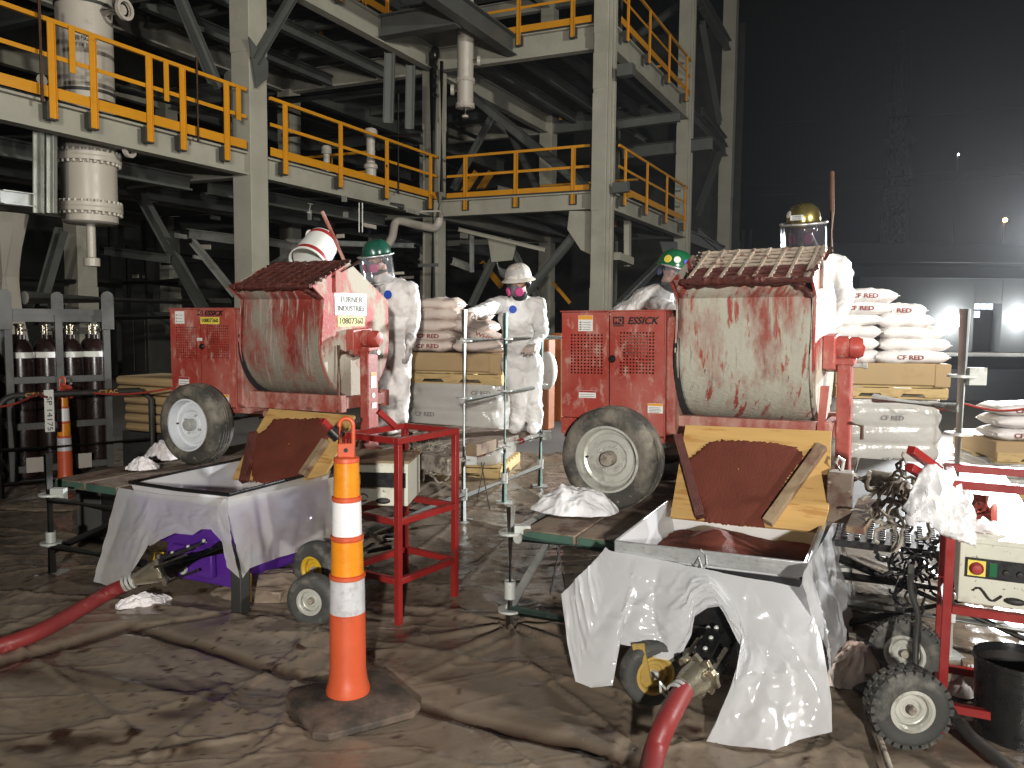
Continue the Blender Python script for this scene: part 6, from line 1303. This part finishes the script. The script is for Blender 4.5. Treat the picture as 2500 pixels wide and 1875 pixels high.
# ================================================================ bucket, pail, helmets and odd pieces
def bucket(c,r0,r1,h_,m,lab,axis=(0,0,1),mi=mBlack,bands=None):
    T=thing('bucket',lab,'bucket',c); k=MB(); k.lathe([(0,.003),(r0*.96,.003),(r1*.955,h_*.9)],c,axis,36); k.build('inside',mInk,T,smooth=35); k=MB(); k.lathe([(0,0),(r0,0),(r1,h_*.93),(r1*1.03,h_*.94),(r1*1.03,h_),(r1*.98,h_),(r1*.96,h_*.93),(r0*.95,.01),(0,.01)],c,axis,36); k.build('body',m,T,smooth=35)  # black lining paints the shade inside the opening
    if bands:
        for (a,b,mm) in bands:
            ra=r0+(r1-r0)*a; rb=r0+(r1-r0)*b; k=MB(); k.lathe([(ra-.002,h_*a),(ra+.002,h_*a+.001),(rb+.002,h_*b-.001),(rb-.002,h_*b)],c,axis,36); k.build('printed_band',mm,T,smooth=35)
    return T
c=onz(2475,1800,0); bucket(V((c.x,c.y,.01)),.135,.15,.31,mBlack,'black steel bucket standing in the right cart frame')
ca=atY(800,588,6.25); cb_=atY(752,652,6.15); d=(ca-cb_).normalized()
pail=bucket(atY(789,590,6.4),.125,.142,.31,mWhite,'tilted white pail with dark red bands being emptied into the left mixer',axis=(atY(748,648,6.15)-atY(789,590,6.4)),bands=((.03,.16,mLabelR),(.80,.93,mLabelR)))
k=MB(); k.ell(atY(755,575,6.38),.03,.02,.045,14,10); k.build('handle_lug',mWhite,pail,smooth=60)
# drive parts to the right of the right hopper
T=thing('gearbox','dark mortar splattered gearbox and drive shaft between the right hopper and the cart','gearbox',N2@V((1.2,-.0,-.2)))
a=atY(2053,1150,3.75);b=atY(2048,1272,3.75); k=MB(); k.bar(a,b,.11,.10,up=D); k.build('housing',mDeck,T,bevel=.006)
k=MB(); k.tube([atY(2075,1165,3.8),atY(2130,1172,3.75),atY(2210,1192,3.6)],[.035,.042,.036],14); k.lathe([(0,-.05),(.055,-.05),(.055,.05),(0,.05)],atY(2150,1178,3.72),atY(2210,1192,3.6)-atY(2075,1165,3.8),16); k.build('shaft',mMess,T,smooth=40)
k=MB(); k.tube([atY(2052,1148,3.7),atY(2040,1130,3.7),atY(2048,1116,3.7),atY(2060,1125,3.7),atY(2056,1148,3.7)],.008,8); k.build('hook',mGalv,T,smooth=50)
def tangle(c,r_,n,m,lab,cat,seed):
    rr=random.Random(seed); k=MB()
    for i in range(n):
        P=[];a=rr.random()*6.28;p=V(c)+V((rr.uniform(-r_,r_)*.5,rr.uniform(-r_,r_)*.3,rr.uniform(-r_,r_)*.6))
        for j in range(9): a+=rr.uniform(-1.2,1.2); p=p+V((math.cos(a)*r_*.16,rr.uniform(-1,1)*r_*.08,math.sin(a)*r_*.16-.004)); P.append(p.copy())
        k.tube(P,.005+.004*rr.random(),6)
    return tag(k.build('tangle',m,smooth=60),lab,cat)
tangle(atY(2190,1215,3.5),.13,40,mMess,'caked tangle of rope and wire beside the white rag on the right cart','rope tangle',1)
tangle(atY(1030,1118,5.3),.15,44,mMess,'caked tangle of rope hanging behind the left cart frame','rope tangle',2)
tangle(atY(2235,1400,3.7),.13,34,mBlack,'black cable bundle in the shade behind the right cart leg','cable bundle',3)
k=MB(); k.prism([atY(2095,1215,3.9),atY(2160,1220,3.7),atY(2110,1290,3.45),atY(2065,1283,3.5)],(0,0,-.03)); tag(k.build('scrap_board',mWood,bevel=.003),'dusty scrap board beside the right gearbox','board')
k=MB(N2); 
for i in range(9):
    for j in range(14): k.box((1.18+.055*j,-.02+.045*i,.006),(1.205+.055*j,.003+.045*i,.016))
k.box((1.15,-.06,-.03),(2.0,.21,.004)); tag(k.build('plastic_step',mBlack,bevel=.002),'black studded step plate on the right scaffold','step plate')
T=thing('gear_motor','glossy red gear motor hanging behind the right cart rail','motor',atY(2400,1260,3.45)); k=MB(); k.tube([atY(2395,1205,3.5),atY(2392,1250,3.5)],[.035,.05],14); k.tube([atY(2385,1250,3.5),atY(2428,1254,3.45)],.045,14); k.build('casing',mRed,T,smooth=50); k=MB(); k.tube([atY(2360,1245,3.5),atY(2385,1247,3.5)],.04,12); k.build('coupling',mBlack,T,smooth=50)
pipe([atY(2225,1380,3.3),atY(2222,1440,3.25),atY(2243,1500,3.2),atY(2236,1560,3.15),atY(2234,1660,3.1)],.012,'thin black cable hanging down to the tire beside the right cart',mCable)
pipe([atY(2318,1735,3.0),atY(2370,1800,2.85),atY(2470,1880,2.7),atY(2560,1960,2.6)],.022,'dark hose lying on the floor at the lower right corner',mCable)
pipe([onz(2135,1770,.03),onz(2150,1810,.03),onz(2172,1875,.02),onz(2190,1930,.02)],.012,'thin pale stick lying on the sheeting beside the small tire',mMess)
pipe([atY(1600,0,40) if False else onz(1120,1385,.02),onz(1165,1370,.02),onz(1185,1352,.02)],.004,'thin wire on the sheeting near the front post',mCable)
# planks, beams and rubbish under and around the decks
for (u0,v0,u1,v1,z,w_,h_,m,lb) in ((880,1135,1010,1105,.62,.13,.06,mPallet,'pale timber block behind the left cart frame'),(985,1160,1100,1120,.56,.2,.03,mWood,'worn plank beside the left cart frame'),(890,1095,915,1120,.66,.10,.14,mRedDusty,'short red dusty block behind the left cart frame'),(1150,1100,1200,1085,.6,.09,.09,mWood,'short timber lying on the left deck'),(1030,1120,1110,1140,.72,.10,.1,mMess,'mortar caked timber behind the left cart frame'),
 (2040,1640,2130,1655,.03,.2,.05,mBagPink,'torn dusty bag on the floor beside the right drape'),(2350,1640,2440,1655,.03,.25,.03,mWood,'flat board on the floor behind the right cart'),(215,1225,275,1225,.24,.36,.45,mDarkSteel,'dark crate in the shade under the left deck'),(640,1430,720,1440,.04,.3,.06,mDeck,'muddy heap of sheeting between the left pump wheels'),(2080,1600,2150,1570,.06,.1,.03,mDarkSteel,'dark flat bar lying under the right scaffold'),(2100,1690,2150,1668,.04,.08,.02,mDarkSteel,'dark angle scrap beside the right tire')):
    p=onz(u0,v0,z);q=onz(u1,v1,z); k=MB(); k.bar(p,q,w_,h_); tag(k.build({'crate':'crate'}.get(lb.split()[1],'timber_piece'),m,bevel=.006),lb,'timber' if m in (mPallet,mWood,mMess) else 'debris')
rag(onz(690,1445,.0)+Z*.01,.42,.24,.10,.2,mFloor,'raised muddy heap of sheeting beside the left pump wheels',13)
rag(onz(2085,1665,.0)+Z*.01,.18,.12,.16,.3,mBagPink,'crumpled pinkish bag on the floor under the right scaffold',14)
rag(onz(2385,1690,0)+Z*.01,.16,.1,.09,.3,mBag,'crumpled silvery wrapper under the right cart frame',15)
rag(onz(350,1480,0)+Z*.01,.16,.07,.045,.5,mCloth,'strip of torn white film on the floor by the left pump',16)
rag(onz(150,1235,0)+Z*.005,.5,.25,.03,.1,mFloor,'low fold of sheeting near the left scaffold leg',17)
for i in range(16):
    rr=random.Random(30+i); u,v=rr.choice([(900,1330),(1000,1330),(1120,1250),(2100,1560),(2120,1500),(2180,1650),(2380,1560)]); p=onz(u+rr.uniform(-50,50),v+rr.uniform(-20,30),rr.uniform(.03,.08)); a=rr.random()*3.14
    k=MB(); k.bar(p,p+V((math.cos(a)*.16,math.sin(a)*.16,rr.uniform(-.02,.03))),rr.uniform(.02,.06),.012); 
    lbs=['short flat debris strip under the cart frame, piece nearest','broken slat lying under the scaffold']; tag(k.build('debris_strip',rr.choice([mWood,mMess,mDarkSteel])),'small flat scrap strip on the floor under the scaffolds','debris','small scrap strips under the scaffolds')
# gas meter box on floor and orange machine behind the rails
p=atY(1325,880,9.5); k=MB(frame(p-Z*.5)); k.box((-.12,-.1,-.3),(.12,.1,.75)); tag(k.build('orange_machine',mOrangeBody,bevel=.02),'orange machine casing glimpsed behind the scaffold rails','machine')
p=atY(1362,905,9.8); k=MB(frame(p-Z*.6)); k.box((-.07,-.1,0),(.09,.1,1.05)); tag(k.build('orange_machine',mOrangeBody,bevel=.02),'second orange casing beside the right engine box','machine')
k=MB(); p=atY(1335,905,8.5); k.ell(p,.11,.1,.20,18,12); tag(k.build('white_sack',mBag,smooth=60),'rounded white sack behind the rail post','sack')
# ================================================================ haze
k=MB(); k.box((-60,-8,-1.2),(60,190,30)); hz=k.build('haze',None,origin=V((0,60,-1.2))); hz['kind']='stuff'
hm=bpy.data.materials.new('haze'); hm.use_nodes=True; n=hm.node_tree; n.nodes.remove(n.nodes['Principled BSDF'])
pv=n.nodes.new('ShaderNodeVolumePrincipled'); pv.inputs['Density'].default_value=.0005; pv.inputs['Color'].default_value=(.9,.92,.95,1); pv.inputs['Anisotropy'].default_value=.62
n.links.new(pv.outputs[0],n.nodes['Material Output'].inputs['Volume']); hz.data.materials.append(hm)
